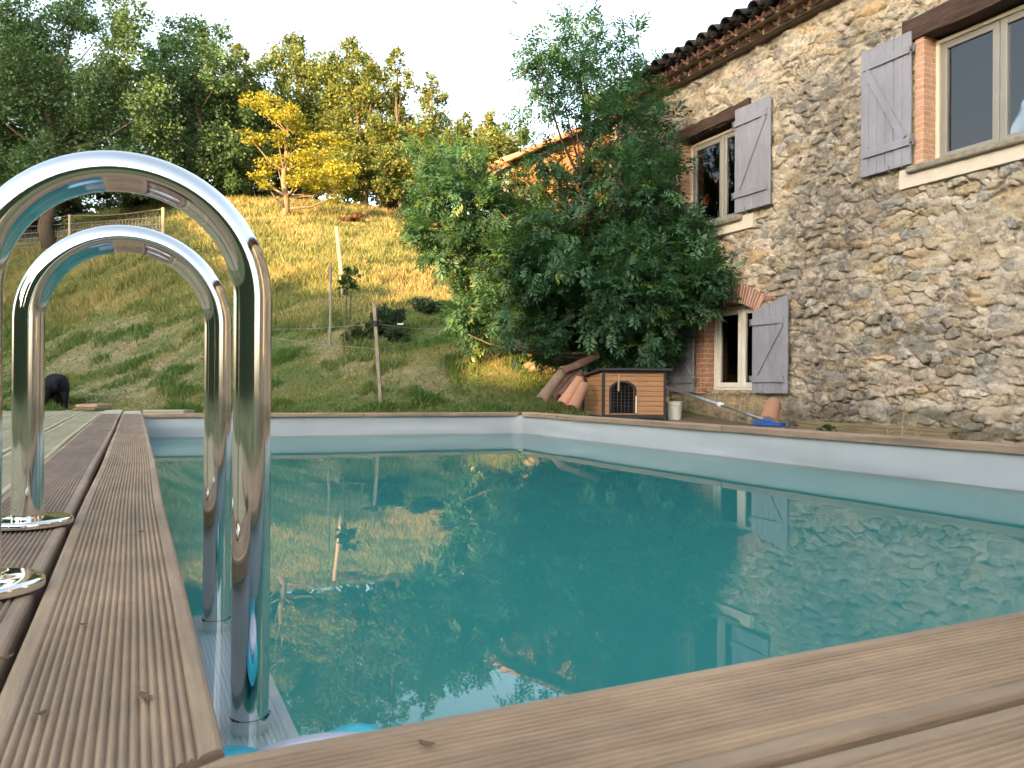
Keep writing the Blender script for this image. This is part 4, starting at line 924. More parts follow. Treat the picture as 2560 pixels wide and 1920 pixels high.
bush('second dark bush to the right of the leaning stake', 858, 720, 34, 26, 14.2, (0.035, 0.062, 0.032), 402)
bush('low bush of tall grass below the sapling', 770, 715, 34, 30, 14.4, (0.06, 0.09, 0.035), 403)
bush('brown dead bush on the golden slope right of the young oak', 750, 470, 34, 14, 27, (0.16, 0.085, 0.05), 404, leaf=0.12)
bush('grey green bush under the hilltop trees left of the young oak', 480, 400, 60, 22, 31, (0.075, 0.085, 0.045), 405, leaf=0.13)
bush('dark bush at the foot of the biggest oak behind the wire fence', 270, 425, 80, 32, 31, (0.05, 0.065, 0.025), 406, leaf=0.14)
bush('shadowed bush left of the wire fence at the picture edge', 60, 430, 90, 40, 31, (0.045, 0.06, 0.024), 407, leaf=0.14)
bush('tall dark bush at the left end of the hillside fence', 150, 440, 80, 42, 32, (0.045, 0.06, 0.024), 411, leaf=0.14)
bush('dark low bush behind the fence post on the hill', 390, 415, 60, 26, 33, (0.05, 0.062, 0.03), 412, leaf=0.14)
bush('pale grey bush on the crest right of the young oak', 560, 405, 46, 18, 33, (0.085, 0.09, 0.05), 413, leaf=0.13)
bush('dark bush on the crest under the narrow tree', 860, 405, 50, 22, 35, (0.05, 0.06, 0.028), 414, leaf=0.14)
bush('sunlit bush at the edge of the slope beside the ash', 905, 410, 40, 22, 27, (0.11, 0.115, 0.03), 408, leaf=0.13)
bush('leafy bush growing under the left edge of the ash', 930, 655, 38, 26, 13.4, (0.05, 0.085, 0.04), 409)

# ------------------------------------------------------------------ ash tree against the house
def ash():
    L_ = [(1250, 55, 36), (1240, 95, 55), (1262, 140, 70), (1190, 165, 55), (1215, 205, 65), (1305, 150, 55), (1362, 90, 28), (1345, 140, 38), (1150, 105, 26), (1140, 165, 30), (1370, 205, 42), (1150, 240, 45), (1240, 235, 62), (1300, 225, 60), (1345, 255, 48),
          (1420, 150, 14), (1410, 240, 42), (1430, 290, 46), (1390, 300, 55), (1330, 310, 50), (1432, 345, 38), (1395, 375, 60), (1340, 370, 50), (1415, 410, 42), (1360, 440, 60), (1420, 470, 60),
          (950, 350, 50), (985, 400, 55), (925, 385, 40), (915, 440, 36), (960, 450, 52), (1020, 430, 52), (945, 510, 46), (985, 545, 50), (1015, 500, 60), (1060, 390, 48), (1075, 455, 58), (1120, 500, 66), (1180, 460, 50), (1190, 530, 72), (1260, 480, 60), (1275, 545, 80), (1345, 520, 76), (1400, 545, 74), (1455, 520, 52), (1490, 560, 52), (1515, 605, 46), (1450, 600, 70),
          (1380, 615, 82), (1300, 620, 82), (1220, 610, 84), (1140, 590, 74), (1075, 570, 56), (1060, 640, 56), (1035, 690, 46), (1100, 680, 62), (1165, 670, 70), (1235, 690, 78), (1310, 695, 74), (1375, 690, 70), (1430, 670, 62), (1490, 650, 48), (1180, 715, 46), (1260, 730, 44), (1320, 735, 38), (1400, 730, 50), (1005, 655, 36), (1535, 585, 30), (1178, 335, 22), (1215, 385, 26), (1262, 425, 30), (1150, 395, 20), (1285, 345, 22), (1540, 620, 26), (1500, 485, 30)]
    rs = np.random.default_rng(55); cl = []
    for x, y, r in L_:
        ratio = (x * S_ - 1280) / 2000; dw = 6.95 / (math.sin(TH) + math.cos(TH) * ratio)
        dep = min(rs.uniform(10.6, 12.2), dw - r * S_ / 2000 * 11 * 0.6) ; k = S_ / FPX * dep
        cl.append((at(x, y, dep), r * k))
    base = np.array([6.35, 10.1, 0.0]); base[2] = hz(base[0], base[1])
    e = empty('ash_tree', base, 'large leafy green ash tree growing against the far end of the house', 'tree')
    mb = limbs(base - np.array([0, 0, 0.2]), at(1252, 130, 11.4), cl, 0.11, 55, 2)
    mb.build('trunk', 'bark', e, smooth=True)
    # pinnate leaves: rachis frame + paired leaflets
    AX = []; DR = []; TN = []
    for c, r in cl:
        thin = 0.46 if c[2] > 3.6 else (0.95 if c[2] > 2.6 else 1.45); m = int((40 + 330 * r * r / 0.16 * 0.55) * thin); k = 7 + int(8 * r / 0.4)
        sc = rs.normal(size=(k, 3)); sc /= np.linalg.norm(sc, axis=1)[:, None]; sc *= rs.uniform(0.3, 1, (k, 1)) ** 0.5
        w = rs.integers(0, k, m); p = c + (sc[w] + rs.normal(0, 0.24, (m, 3))) * r
        d = sc[w] + rs.normal(0, 0.55, (m, 3)); d[:, 2] -= 0.15; d /= np.linalg.norm(d, axis=1)[:, None]
        tn = rs.normal(1, 0.18, (k, 1))[w] * rs.uniform(0.75, 1.25, (m, 1))
        AX.append(p); DR.append(d); TN.append(tn)
    P = np.concatenate(AX); D = np.concatenate(DR); T = np.concatenate(TN)
    ok = P[:, 0] < 7.04 ; P, D, T = P[ok], D[ok], T[ok]; n = len(P)
    U = np.tile([0, 0, 1.0], (n, 1)) + rs.normal(0, 0.35, (n, 3)); Sd = np.cross(D, U); Sd /= np.linalg.norm(Sd, axis=1)[:, None]; N = np.cross(Sd, D)
    Ln = rs.uniform(0.14, 0.24, n)[:, None]; V = []; Cc = []
    young = (rs.random((n, 1)) < 0.06)
    base_c = np.where(young, np.array([0.12, 0.20, 0.05]), np.array([0.054, 0.128, 0.066])) * T
    for q in range(9):
        if q == 8: o = P + D * Ln; ld = D; 
        else:
            f = 0.25 + 0.2 * (q // 2); s = 1 if q % 2 else -1; o = P + D * Ln * f; ld = D * 0.55 + Sd * s * 0.85 - N * 0.18
        ld = ld + rs.normal(0, 0.12, (n, 3)); ld /= np.linalg.norm(ld, axis=1)[:, None]
        ll = Ln * rs.uniform(0.36, 0.5, (n, 1)); sd = np.cross(ld, N); sd /= np.linalg.norm(sd, axis=1)[:, None] + 1e-9
        V.append(np.stack([o, o + ld * ll * 0.5 + sd * ll * 0.17, o + ld * ll - N * ll * 0.1, o + ld * ll * 0.5 - sd * ll * 0.17], 1))
        Cc.append(np.repeat((base_c * rs.uniform(0.85, 1.15, (n, 1)))[:, None, :], 4, 1))
    V = np.concatenate(V).reshape(-1, 3); Cc = np.clip(np.concatenate(Cc).reshape(-1, 3), 0.004, 1); F = np.arange(len(V)).reshape(-1, 4)
    obj('crown', V, F, 'leaf', e, col=Cc)
    b = MB(); b.tube([at(1290, 768, 11.3), at(1240, 772, 11.2), at(1190, 768, 11.1), at(1110, 757, 11.0), at(1055, 742, 10.9), at(1010, 722, 10.9)], [0.03, 0.026, 0.022, 0.016, 0.011, 0.006], 8)
    b.tube([at(1285, 762, 11.2), at(1230, 764, 11.1), at(1180, 758, 11.1)], [0.02, 0.016, 0.008], 6); b.build('low_branch', 'bark', e, smooth=True)
ash()

# ------------------------------------------------------------------ grass
def grass():
    rs = np.random.default_rng(99)
    N = 620000
    px = rs.uniform(-300, 1560, N); dep = 7.6 * (44 / 7.6) ** rs.random(N)
    ratio = (px * S_ - 1280) / FPX
    x = dep * (_f[0] + ratio * _r0[0]); y = dep * (_f[1] + ratio * _r0[1])
    u = y + 1.5 * (3.5 - sp(3.5 - x, 1.0)); hill = sstep(20.2, 23.5, u + (fbm(x * 0.4, y * 0.4, 8) - 0.5) * 4)
    tuft = fbm(x * 1.6, y * 1.6, 61); bare = fbm(x * 0.55 + 3, y * 0.55, 21)
    keep = ~((x < 0.5) & (y < 8.35) & (x > -3)) & ~((x > -0.2) & (x < 3.7) & (y < 7.2)) & ~((x > 5.42) & (y > 11.35) & (y < 12.1)) & ~((x > 7.0) & (y < 12)) & ~((x > 5.15) & (x < 6.4) & (y > 8.2) & (y < 9.6)) & ~((x > 4.3) & (y < 8.6)) & ~((x > 6.2) & (y < 11.4))
    keep &= (rs.random(N) < np.clip(1.25 - 0.75 * sstep(0.50, 0.66, bare) * (1 - hill), 0.3, 1))
    x, y, dep, hill, tuft, bare = (q[keep] for q in (x, y, dep, hill, tuft, bare)); n = len(x)
    z = hz(x, y) + sstep(7.3, 12, y) * ((fbm(x * 0.5, y * 0.5, 3) - 0.5) * 0.28 + (fbm(x * 2, y * 2, 5) - 0.5) * 0.10)
    h = (0.045 + 0.11 * sstep(0.5, 0.75, tuft)) * (1 - hill) + hill * (0.10 + 0.20 * sstep(0.35, 0.75, tuft)); h *= rs.uniform(0.5, 1.4, n)
    w = (0.0025 + 0.00050 * dep) * rs.uniform(0.6, 1.2, n)
    th = rs.uniform(0, 6.283, n); lean = rs.uniform(0.1, 0.75, n); az = rs.uniform(0, 6.283, n)
    sx, sy = np.cos(th) * w, np.sin(th) * w; b = np.column_stack([x, y, z - 0.02]); up = np.column_stack([np.cos(az) * lean * h, np.sin(az) * lean * h, h])
    s = np.column_stack([sx, sy, np.zeros(n)]); m1 = b + up * np.array([0.4, 0.4, 0.58])
    V = np.stack([b - s, b + s, m1 + s * 0.7, b + up, m1 - s * 0.7], 1).reshape(-1, 3); F = np.arange(n * 5).reshape(n, 5)
    dry = np.clip(sstep(0.45, 0.65, fbm(x * 0.8, y * 0.8, 71)) * 0.5 + hill * 0.42 + rs.normal(0, 0.22, n), 0, 1)[:, None]
    gr = np.array([0.092, 0.155, 0.036]); st = np.array([0.36, 0.285, 0.125]); lush = sstep(0.58, 0.72, tuft)[:, None] * (1 - hill[:, None])
    c = gr * (1 - dry) + st * dry; c = c * (1 - lush * 0.7) + np.array([0.065, 0.145, 0.032]) * lush * 0.7
    c = np.clip(c * rs.uniform(0.7, 1.3, (n, 1)), 0.005, 1)
    o = obj('grass', V, F, 'grass', col=np.repeat(c, 5, 0)); tag(o, 'short lawn grass giving way to long dry golden grass up the hill', 'grass', kind='stuff')
grass()

# ------------------------------------------------------------------ stakes, posts, wires
def stake(name, label, b, t, w, mat, grp, sq=True):
    b = np.array(b, float); b[2] = min(b[2], hz(b[0], b[1])) - 0.1
    e = empty(name, b, label, 'stake' if 'stake' in name else 'post', grp); mb = MB()
    if sq: mb.bar(b, t, w, w * 0.55)
    else: mb.tube([b, (b + np.array(t)) / 2 + np.array([0.01, 0, 0]), t], [w / 2 * 1.05, w / 2, w / 2 * 0.95], 9)
    mb.build('shaft', mat, e); return e
s1b, s1t = at(825, 890, 11), at(808, 655, 11)
s1 = stake('wooden_stake', 'leaning grey wooden stake with black insulators just beyond the pool', s1b, s1t, 0.078, 'stake', 'stakes on the slope')
mb = MB(); q = s1t + (s1b - s1t) * 0.19; mb.tube([q + np.array([0, 0, -0.04]), q + np.array([0, 0, 0.04])], 0.05, 8); mb.tube([q + np.array([-0.14, 0.02, 0]), q], 0.02, 6); mb.build('insulator', 'black', s1)
stake('wooden_stake', 'thin grey upright stake left of the sapling', hit(712, 745)[0], at(714, 566, hit(712, 745)[1]), 0.05, 'stake', 'stakes on the slope', False)
stake('wooden_stake', 'pale leaning stake standing in the sunlit grass behind the sapling', hit(742, 640)[0], at(727, 490, hit(742, 640)[1]), 0.09, 'post', 'stakes on the slope', False)
mb = MB()
for zf in (0.19, 0.42):
    q = s1t + (s1b - s1t) * zf
    for a, b in ((at(560, 700 + zf * 60, 12.5), q), (q, at(960, 702 + zf * 40, 12.0))):
        mb.tube([a, (np.array(a) + np.array(b)) / 2 - np.array([0, 0, 0.03]), b], 0.0035, 5)
o = mb.build('electric_wire', 'wire'); tag(o, 'thin electric fence wires strung from the leaning stake', 'wire')
mb = MB(); q = at(858, 700, 11.2); mb.tube([q, q + np.array([0.08, -0.03, 0.0])], 0.012, 6); o = mb.build('wire_insulator', 'white', origin=q); tag(o, 'small white insulator on the electric wire right of the leaning stake', 'insulator')
pf = hit(352, 521)[0]
def fence():
    posts = [(352, 521), (150, 535), (10, 545)]
    e = empty('wire_fence', pf, 'wire mesh sheep fence on wooden posts across the left hillside', 'fence'); tops = []
    for x, d in posts:
        b, d = hit(x, d); t = b + np.array([0.0, 0, S_ / FPX * 72 * d]); tops.append((b, t)); mb = MB(); mb.tube([b - np.array([0, 0, 0.2]), t], 0.055, 9); mb.build('post', 'post', e)
    mb = MB()
    for (b0, t0), (b1, t1) in zip(tops[:-1], tops[1:]):
        n = 10
        for f in (0.97, 0.72, 0.52, 0.36, 0.22, 0.1):
            pts = []
            for i in range(n + 1):
                s = i / n; p = (b0 + (t0 - b0) * f) * (1 - s) + (b1 + (t1 - b1) * f) * s; g = hz(p[0], p[1]); pts.append((p[0], p[1], p[2] - 0.10 * math.sin(math.pi * s) * (f > 0.9)))
            mb.tube(pts, 0.013, 4)
        for i in range(1, 30):
            s = i / 30; p = b0 * (1 - s) + b1 * s; mb.tube([(p[0], p[1], p[2] + 0.1), (p[0], p[1], p[2] + 0.92)], 0.006, 3)
    mb.build('mesh_wires', 'wire', e)
fence()
def sapling():
    b = np.array(at(742, 735, 14.2)); b[2] = hz(b[0], b[1]); e = empty('sapling', b, 'thin young fruit sapling with narrow leaves between two stakes', 'sapling')
    t1, t2 = at(748, 585, 14.2), at(762, 600, 14.2); mb = MB(); mb.tube([b - np.array([0, 0, .1]), (b + t1) / 2 + np.array([0.02, 0, 0]), t1], [0.016, 0.013, 0.006], 7); mb.tube([at(757, 720, 14.3), at(757, 660, 14.3), t2], [0.014, 0.011, 0.005], 6); mb.build('stem', 'bark', e)
    cl = pxclumps([(750, 590, 14), (760, 610, 16), (748, 620, 14), (765, 590, 12), (742, 600, 12)], 14.2, 0.1, 5)
    V, F, C_ = crown(cl, 0.09, 3.5, 6, (0.07, 0.11, 0.03), 0.3); obj('foliage', V, F, 'leaf', e, col=C_)
sapling()
def straw_clump():
    b = hit(1085, 752)[0]; rs = np.random.default_rng(3); mb = MB()
    for k in range(130):
        a = rs.uniform(0, 6.28); r = rs.uniform(0, 0.13); h = rs.uniform(0.2, 0.42); p = b + np.array([r * math.cos(a), r * math.sin(a), -0.03]); q = p + np.array([math.cos(a) * 0.12 * rs.random(), math.sin(a) * 0.12 * rs.random(), h]); mb.tube([p, (p + q) / 2, q], [0.004, 0.004, 0.002], 3)
    o = mb.build('straw_clump', 'straw', origin=b); tag(o, 'upright clump of dead straw under the left side of the ash', 'dry grass clump')
straw_clump()
mb = MB(); a, b = at(1012, 757, 12.2), at(1024, 781, 12.0); b[2] = max(b[2], hz(b[0], b[1])); mb.bar(a, b, 0.03, 0.012); o = mb.build('wood_stick', 'frame_cream', origin=b); tag(o, 'short pale stick stuck in the lawn left of the ash', 'stick')
def rubble():
    rs = np.random.default_rng(12); mb = MB()
    for k in range(46):
        p = hit(rs.uniform(1140, 1275), rs.uniform(775, 805))[0]; r = rs.uniform(0.03, 0.09); z = p[2] + rs.uniform(-0.02, 0.06); V = []; F = []
        n = 7; q = rs.uniform(0.8, 1.2)
        for i in range(5):
            ph = math.pi * i / 4
            for j in range(n): th = 2 * math.pi * j / n; rr = r * rs.uniform(0.75, 1.15); V.append((p[0] + rr * math.sin(ph) * math.cos(th) * 1.3, p[1] + rr * math.sin(ph) * math.sin(th), z + rr * 0.7 * math.cos(ph)))
        F = [(i * n + j, i * n + (j + 1) % n, (i + 1) * n + (j + 1) % n, (i + 1) * n + j)[::-1] for i in range(4) for j in range(n)]
        mb.add(V, F, tuple(np.array([0.27, 0.23, 0.18]) * q))
    o = mb.build('rubble', 'stone', col=True); tag(o, 'loose pale stones heaped below the wing behind the roof tiles', 'rubble', kind='stuff')
rubble()

# ------------------------------------------------------------------ dog house, tiles, bucket, brush
def dog_house():
    FL, FR = at(1303, 893, 10.3), at(1436, 897, 10.3); FL[2] = FR[2] = -0.15
    o = np.array([FL[0], FL[1], -0.24]); ax = np.array([FR[0] - FL[0], FR[1] - FL[1], 0]); W = np.linalg.norm(ax); ax /= W
    bk = np.array([at(1254, 892, 10.85)[0] - FL[0], at(1254, 892, 10.85)[1] - FL[1], 0]); D = 0.62; bk = bk / np.linalg.norm(bk)
    bk = bk - ax * bk.dot(ax) * 0.25; bk /= np.linalg.norm(bk); up = np.array([0, 0, 1.0])
    def W_(x, y, z): return o + ax * x + bk * y + up * z
    e = empty('dog_house', o + ax * W / 2 + bk * D / 2, 'small wooden dog house with black trim and arched doorway, in front of the ash', 'dog house')
    H1, H0 = 0.68, 0.60; z0 = 0.10; dx0, dx1, dz0, dz1 = 0.10, 0.395, 0.13, 0.53
    def slab(lo, hi, mb, hs=None):
        (x0, y0, za), (x1, y1, zb) = lo, hi; V = [W_(x, y, z) for z in (za, zb) for y in (y0, y1) for x in (x0, x1)]
        mb.add(V, [(0, 2, 3, 1), (4, 5, 7, 6), (0, 1, 5, 4), (2, 6, 7, 3), (0, 4, 6, 2), (1, 3, 7, 5)])
    mb = MB(); n = 9; ph = (H1 - z0) / n   # front slats, cut round the arch
    cx, rx = (dx0 + dx1) / 2, (dx1 - dx0) / 2; zs = dz1 - 0.10
    def halfw(z): return 0 if (z < dz0 or z > dz1) else (rx if z < zs else rx * math.sqrt(max(0, 1 - ((z - zs) / (dz1 - zs)) ** 2)))
    for k in range(n):
        for s in range(6):
            a = z0 + k * ph + 0.003 + (ph - 0.006) * s / 6; b = z0 + k * ph + 0.003 + (ph - 0.006) * (s + 1) / 6; hw = halfw((a + b) / 2)
            if hw > 0.01: slab((0.0, 0.0, a), (cx - hw, 0.018, b), mb); slab((cx + hw, 0.0, a), (W, 0.018, b), mb)
            else: slab((0.0, 0.0, a), (W, 0.018, b), mb)
    mb.build('front_wall', 'hutch', e)
    mb = MB()
    for k in range(n):
        a, b = z0 + k * ph + 0.003, z0 + (k + 1) * ph - 0.002
        for xx in (0.0, W - 0.018):
            V = [W_(xx + dx, y, min(z, H1 - (H1 - H0) * y / D)) for z in (a, b) for y in (0.02, D) for dx in (0, 0.018)]
            mb.add(V, [(0, 2, 3, 1), (4, 5, 7, 6), (0, 1, 5, 4), (2, 6, 7, 3), (0, 4, 6, 2), (1, 3, 7, 5)])
    slab((0.02, D - 0.018, z0), (W - 0.02, D, H0), mb); mb.build('side_walls', 'hutch', e)
    mb = MB(); slab((0.01, 0.02, z0 - 0.01), (W - 0.01, D - 0.02, z0 + 0.012), mb); mb.build('floor_panel', 'hutch', e)
    mb = MB(); slab((0.022, 0.02, z0 + 0.014), (0.03, D - 0.03, H0 - 0.02), mb); slab((W - 0.03, 0.02, z0 + 0.014), (W - 0.022, D - 0.03, H0 - 0.02), mb); slab((0.03, D - 0.03, z0 + 0.014), (W - 0.03, D - 0.022, H0 - 0.02), mb); slab((0.03, 0.021, z0 + 0.013), (W - 0.03, D - 0.03, z0 + 0.02), mb); mb.build('inner_shade', 'hutchblack', e)  # black panels stand in for the deep shade inside the doorway
    mb = MB(); t = 0.03
    for (x, y) in ((-0.012, -0.012), (W - t + 0.012, -0.012), (-0.012, D - t + 0.012), (W - t + 0.012, D - t + 0.012)): slab((x, y, -0.06), (x + t, y + t, (H1 if y < 0 else H0) - 0.004), mb)
    slab((t - 0.012, -0.011, z0 - 0.03), (W - t + 0.012, 0.0, z0 + 0.02), mb); slab((t - 0.012, -0.011, H1 - 0.03), (W - t + 0.012, -0.001, H1), mb)
    slab((-0.0115, 0.018, z0 - 0.03), (0.0, D - 0.018, z0 + 0.004), mb); slab((W, 0.018, z0 - 0.03), (W + 0.0115, D - 0.018, z0 + 0.004), mb)
    mb.build('trim', 'hutchblack', e); mb = MB()
    N = 18; V = []; F = []
    for y in (-0.014, 0.012):
        for r_ in (0.0, 0.026):
            for k in range(N + 1):
                th = math.pi * k / N; V.append(W_(cx - (rx + r_) * math.cos(th), y, zs + (dz1 - zs + r_) * math.sin(th)))
    m = N + 1
    for k in range(N): F += [(k, k + 1, m + k + 1, m + k), (m + k, m + k + 1, 3 * m + k + 1, 3 * m + k), (k, 2 * m + k, 2 * m + k + 1, k + 1)]
    mb.add(V, F); slab((dx0 - 0.026, -0.014, dz0), (dx0, 0.012, zs), mb); slab((dx1, -0.014, dz0), (dx1 + 0.026, 0.012, zs), mb)
    mb.build('door_trim', 'hutchblack', e)
    mb = MB(); V = [W_(x, y, z + H1 - (H1 - H0) * y / D) for z in (0.0, 0.028) for y in (-0.07, D + 0.05) for x in (-0.06, W + 0.06)]
    mb.add(V, [(0, 2, 3, 1), (4, 5, 7, 6), (0, 1, 5, 4), (2, 6, 7, 3), (0, 4, 6, 2), (1, 3, 7, 5)]); mb.build('roof', 'roofing', e)
    mb = MB()
    for k in range(5): x = dx0 + 0.045 + k * 0.048; mb.tube([W_(x, 0.022, dz0), W_(x, 0.022, dz1 - 0.02)], 0.0018, 5)
    for k in range(7): z = dz0 + 0.10 + k * 0.042; mb.tube([W_(dx0, 0.024, z), W_(dx1, 0.024, z)], 0.0014, 5)
    mb.build('door_grille', 'iron', e)
    mb = MB(); mb.bar(W_(0.19, -0.02, H1 - 0.03), W_(0.186, -0.022, 0.42), 0.022, 0.006, upv=(bk[0], bk[1], 0)); mb.build('hanging_strap', 'offcut', e)
    mb = MB(); mb.bar(W_(dx1 + 0.02, -0.02, 0.36), W_(dx1 + 0.018, -0.02, 0.14), 0.02, 0.008, upv=(bk[0], bk[1], 0)); mb.build('door_bar', 'frame_cream', e)
dog_house()
def roof_tile(label, p0, p1, r, mat, q, up=(0, 0, 1), grp='spare roof tiles stacked beside the dog house'):
    p0, p1 = np.array(p0), np.array(p1); g = hz(p0[0], p0[1]); 
    mb = MB(); mb.half_tile(p0, p1, r, r * 0.8, 0.014, upv=up, n=13, c=(q, q, q)); o = mb.build('roof_tile', mat, origin=p0, col=True, smooth=False); auto_smooth(o, 40)
    tag(o, label, 'roof tile', grp); return o
CAMUP = (-_f[0], -_f[1], 0.35)
roof_tile('long mossy half round tile leaning at the left end of the tile stack', at(1168, 868, 10.2), at(1218, 800, 10.7), 0.085, 'tilemoss', 1.0, CAMUP)
roof_tile('dark tile second from the left in the leaning stack', at(1190, 862, 10.35), at(1236, 803, 10.8), 0.08, 'tile', 1.2, CAMUP)
roof_tile('dark red tile in the middle of the leaning stack', at(1206, 860, 10.4), at(1252, 806, 10.85), 0.08, 'tile', 1.5, CAMUP)
roof_tile('dusty brown tile just left of the bright orange tile', at(1218, 862, 10.42), at(1264, 812, 10.9), 0.08, 'tile', 1.3, CAMUP)
roof_tile('bright orange half round tile leaning on the dog house', at(1214, 876, 10.15), at(1252, 820, 10.45), 0.08, 'tileorange', 1.15, CAMUP)
roof_tile('broad pinkish tile lying lowest against the dog house corner', at(1236, 884, 10.1), at(1262, 832, 10.35), 0.085, 'tileorange', 0.95, CAMUP)
roof_tile('brown tile lying level across the top of the tile stack', at(1212, 806, 10.6), at(1262, 786, 10.9), 0.075, 'tile', 1.5)
roof_tile('second level tile on top of the stack, nearest the trunk', at(1246, 792, 10.8), at(1290, 772, 11.1), 0.075, 'tile', 1.1)
roof_tile('single pale orange roof tile leaning on the house wall below the low window', at(1659, 915, 8.95), at(1672, 872, 9.3), 0.105, 'tileorange', 1.0, CAMUP, None)
def bucket():
    p = at(1456, 900, 10.55); z = -0.25; e = empty('bucket', (p[0], p[1], z), 'white plastic bucket standing right of the dog house', 'bucket')
    H = float(at(1456, 867, 10.55)[2]) - z
    mb = MB(); mb.lathe((p[0], p[1], z), [(0.0, 0.002), (0.088, 0.0), (0.09, 0.01), (0.102, H - 0.055), (0.108, H - 0.05), (0.108, H - 0.035), (0.103, H - 0.03), (0.105, H - 0.01), (0.111, H - 0.008), (0.111, H), (0.101, H), (0.09, 0.02), (0.0, 0.015)], 32); auto_smooth(mb.build('body', 'bucket', e), 40)
    mb = MB(); pts = [(p[0] + 0.112 * math.cos(t), p[1] + 0.112 * math.sin(t), z + H - 0.045 - 0.05 * math.sin(t * 1.0)) for t in np.linspace(0, math.pi, 14)]; mb.tube(pts, 0.003, 5); mb.build('handle', 'wire', e)
bucket()
def brush():
    a, m, b = at(1440, 836, 9.3), at(1556, 875, 6.95), at(1655, 908, 5.05)
    e = empty('pool_brush', b, 'pool brush with blue head on a long telescopic pole, resting on the far coping', 'pool brush')
    mb = MB(); mb.tube([a, m], 0.017, 12); mb.build('outer_pole', 'alu', e, smooth=True)
    mb = MB(); mb.tube([m, b], 0.0095, 12); mb.build('inner_pole', 'alu', e, smooth=True)
    d = (b - m) / np.linalg.norm(b - m); mb = MB(); mb.tube([m - d * 0.07, m - d * 0.065, m + d * 0.05, m + d * 0.06], [0.019, 0.024, 0.024, 0.014], 14); auto_smooth(mb.build('clamp_collar', 'white', e))
    c = b; sd = np.array([-0.06, -0.28, 0]); mb = MB(); h0 = at(1632, 913, 5.05); h1 = at(1692, 915, 4.85)
    h0[2] = h1[2] = 0.012; mb.bar(h0, h1, 0.05, 0.022); mb.bar((h0 + h1) / 2 + np.array([0, 0, 0.008]), b + np.array([0, 0, 0.004]), 0.035, 0.02); mb.build('brush_head', 'blue', e)
    mb = MB()
    for k in range(24):
        p = h0 + (h1 - h0) * (k + 0.5) / 24; mb.tube([p + np.array([0, 0, -0.01]), p + np.array([0.012, 0.01, -0.045])], 0.004, 4)
    mb.build('bristles', 'white', e)
brush()
for k, (y0, y1, x, z, w, lab) in enumerate(((4.95, 6.85, 6.86, -0.205, 0.14, 'lowest weathered plank of the pile on the ground along the house wall'), (4.98, 6.82, 6.87, -0.172, 0.14, 'middle weathered plank of the pile on the ground along the house wall'), (4.96, 6.88, 6.90, -0.139, 0.13, 'topmost weathered plank of the pile on the ground along the house wall'))):
    mb = MB(); mb.box((x - w / 2, y0, z - 0.031), (x + w / 2, y1, z), bev=0.003); o = mb.build('plank', 'oldtimber', origin=(x, y0, z)); tag(o, lab, 'plank', 'planks piled along the house wall')
for yy, lab in ((5.0, 'short timber bearer under the near end of the plank pile'), (6.6, 'short timber bearer under the far end of the plank pile')):
    mb = MB(); mb.box((6.75, yy, -0.32), (7.0, yy + 0.1, -0.2365)); o = mb.build('bearer', 'oldtimber', origin=(6.87, yy, -0.3)); tag(o, lab, 'timber', 'bearers under the plank pile')
def weeds():
    rs = np.random.default_rng(14)
    for k, (x, y0, y1, lean) in enumerate(((1925, 940, 886, 10), (1948, 940, 872, -6), (1978, 944, 905, -4))):
        b = at(x, y0, 6.2 + 0.25 * k); b[2] = -0.3; t = at(x - lean, y1, 6.2 + 0.25 * k); mb = MB()
        mb.tube([b, (b + t) / 2 + np.array([0.01, 0.02, 0]), t], [0.006, 0.004, 0.0015], 5)
        for q in range(7):
            f = rs.uniform(0.4, 0.95); s = b + (t - b) * f; mb.tube([s, s + np.array([rs.normal(0, 0.03), rs.normal(0, 0.05), rs.uniform(0.03, 0.09)])], [0.003, 0.001], 4)
        o = mb.build('dry_weed', 'straw', origin=b); tag(o, ('left dry weed stalk', 'tallest dry weed stalk', 'shortest, rightmost dry weed stalk')[k] + ' standing before the plank pile', 'weed', 'dry weeds before the plank pile')
    bush('small green weed at the foot of the house wall left of the planks', 1785, 925, 18, 22, 8.0, (0.05, 0.10, 0.03), 410, leaf=0.05, per=4, name='green_weed', grp=None)
weeds()

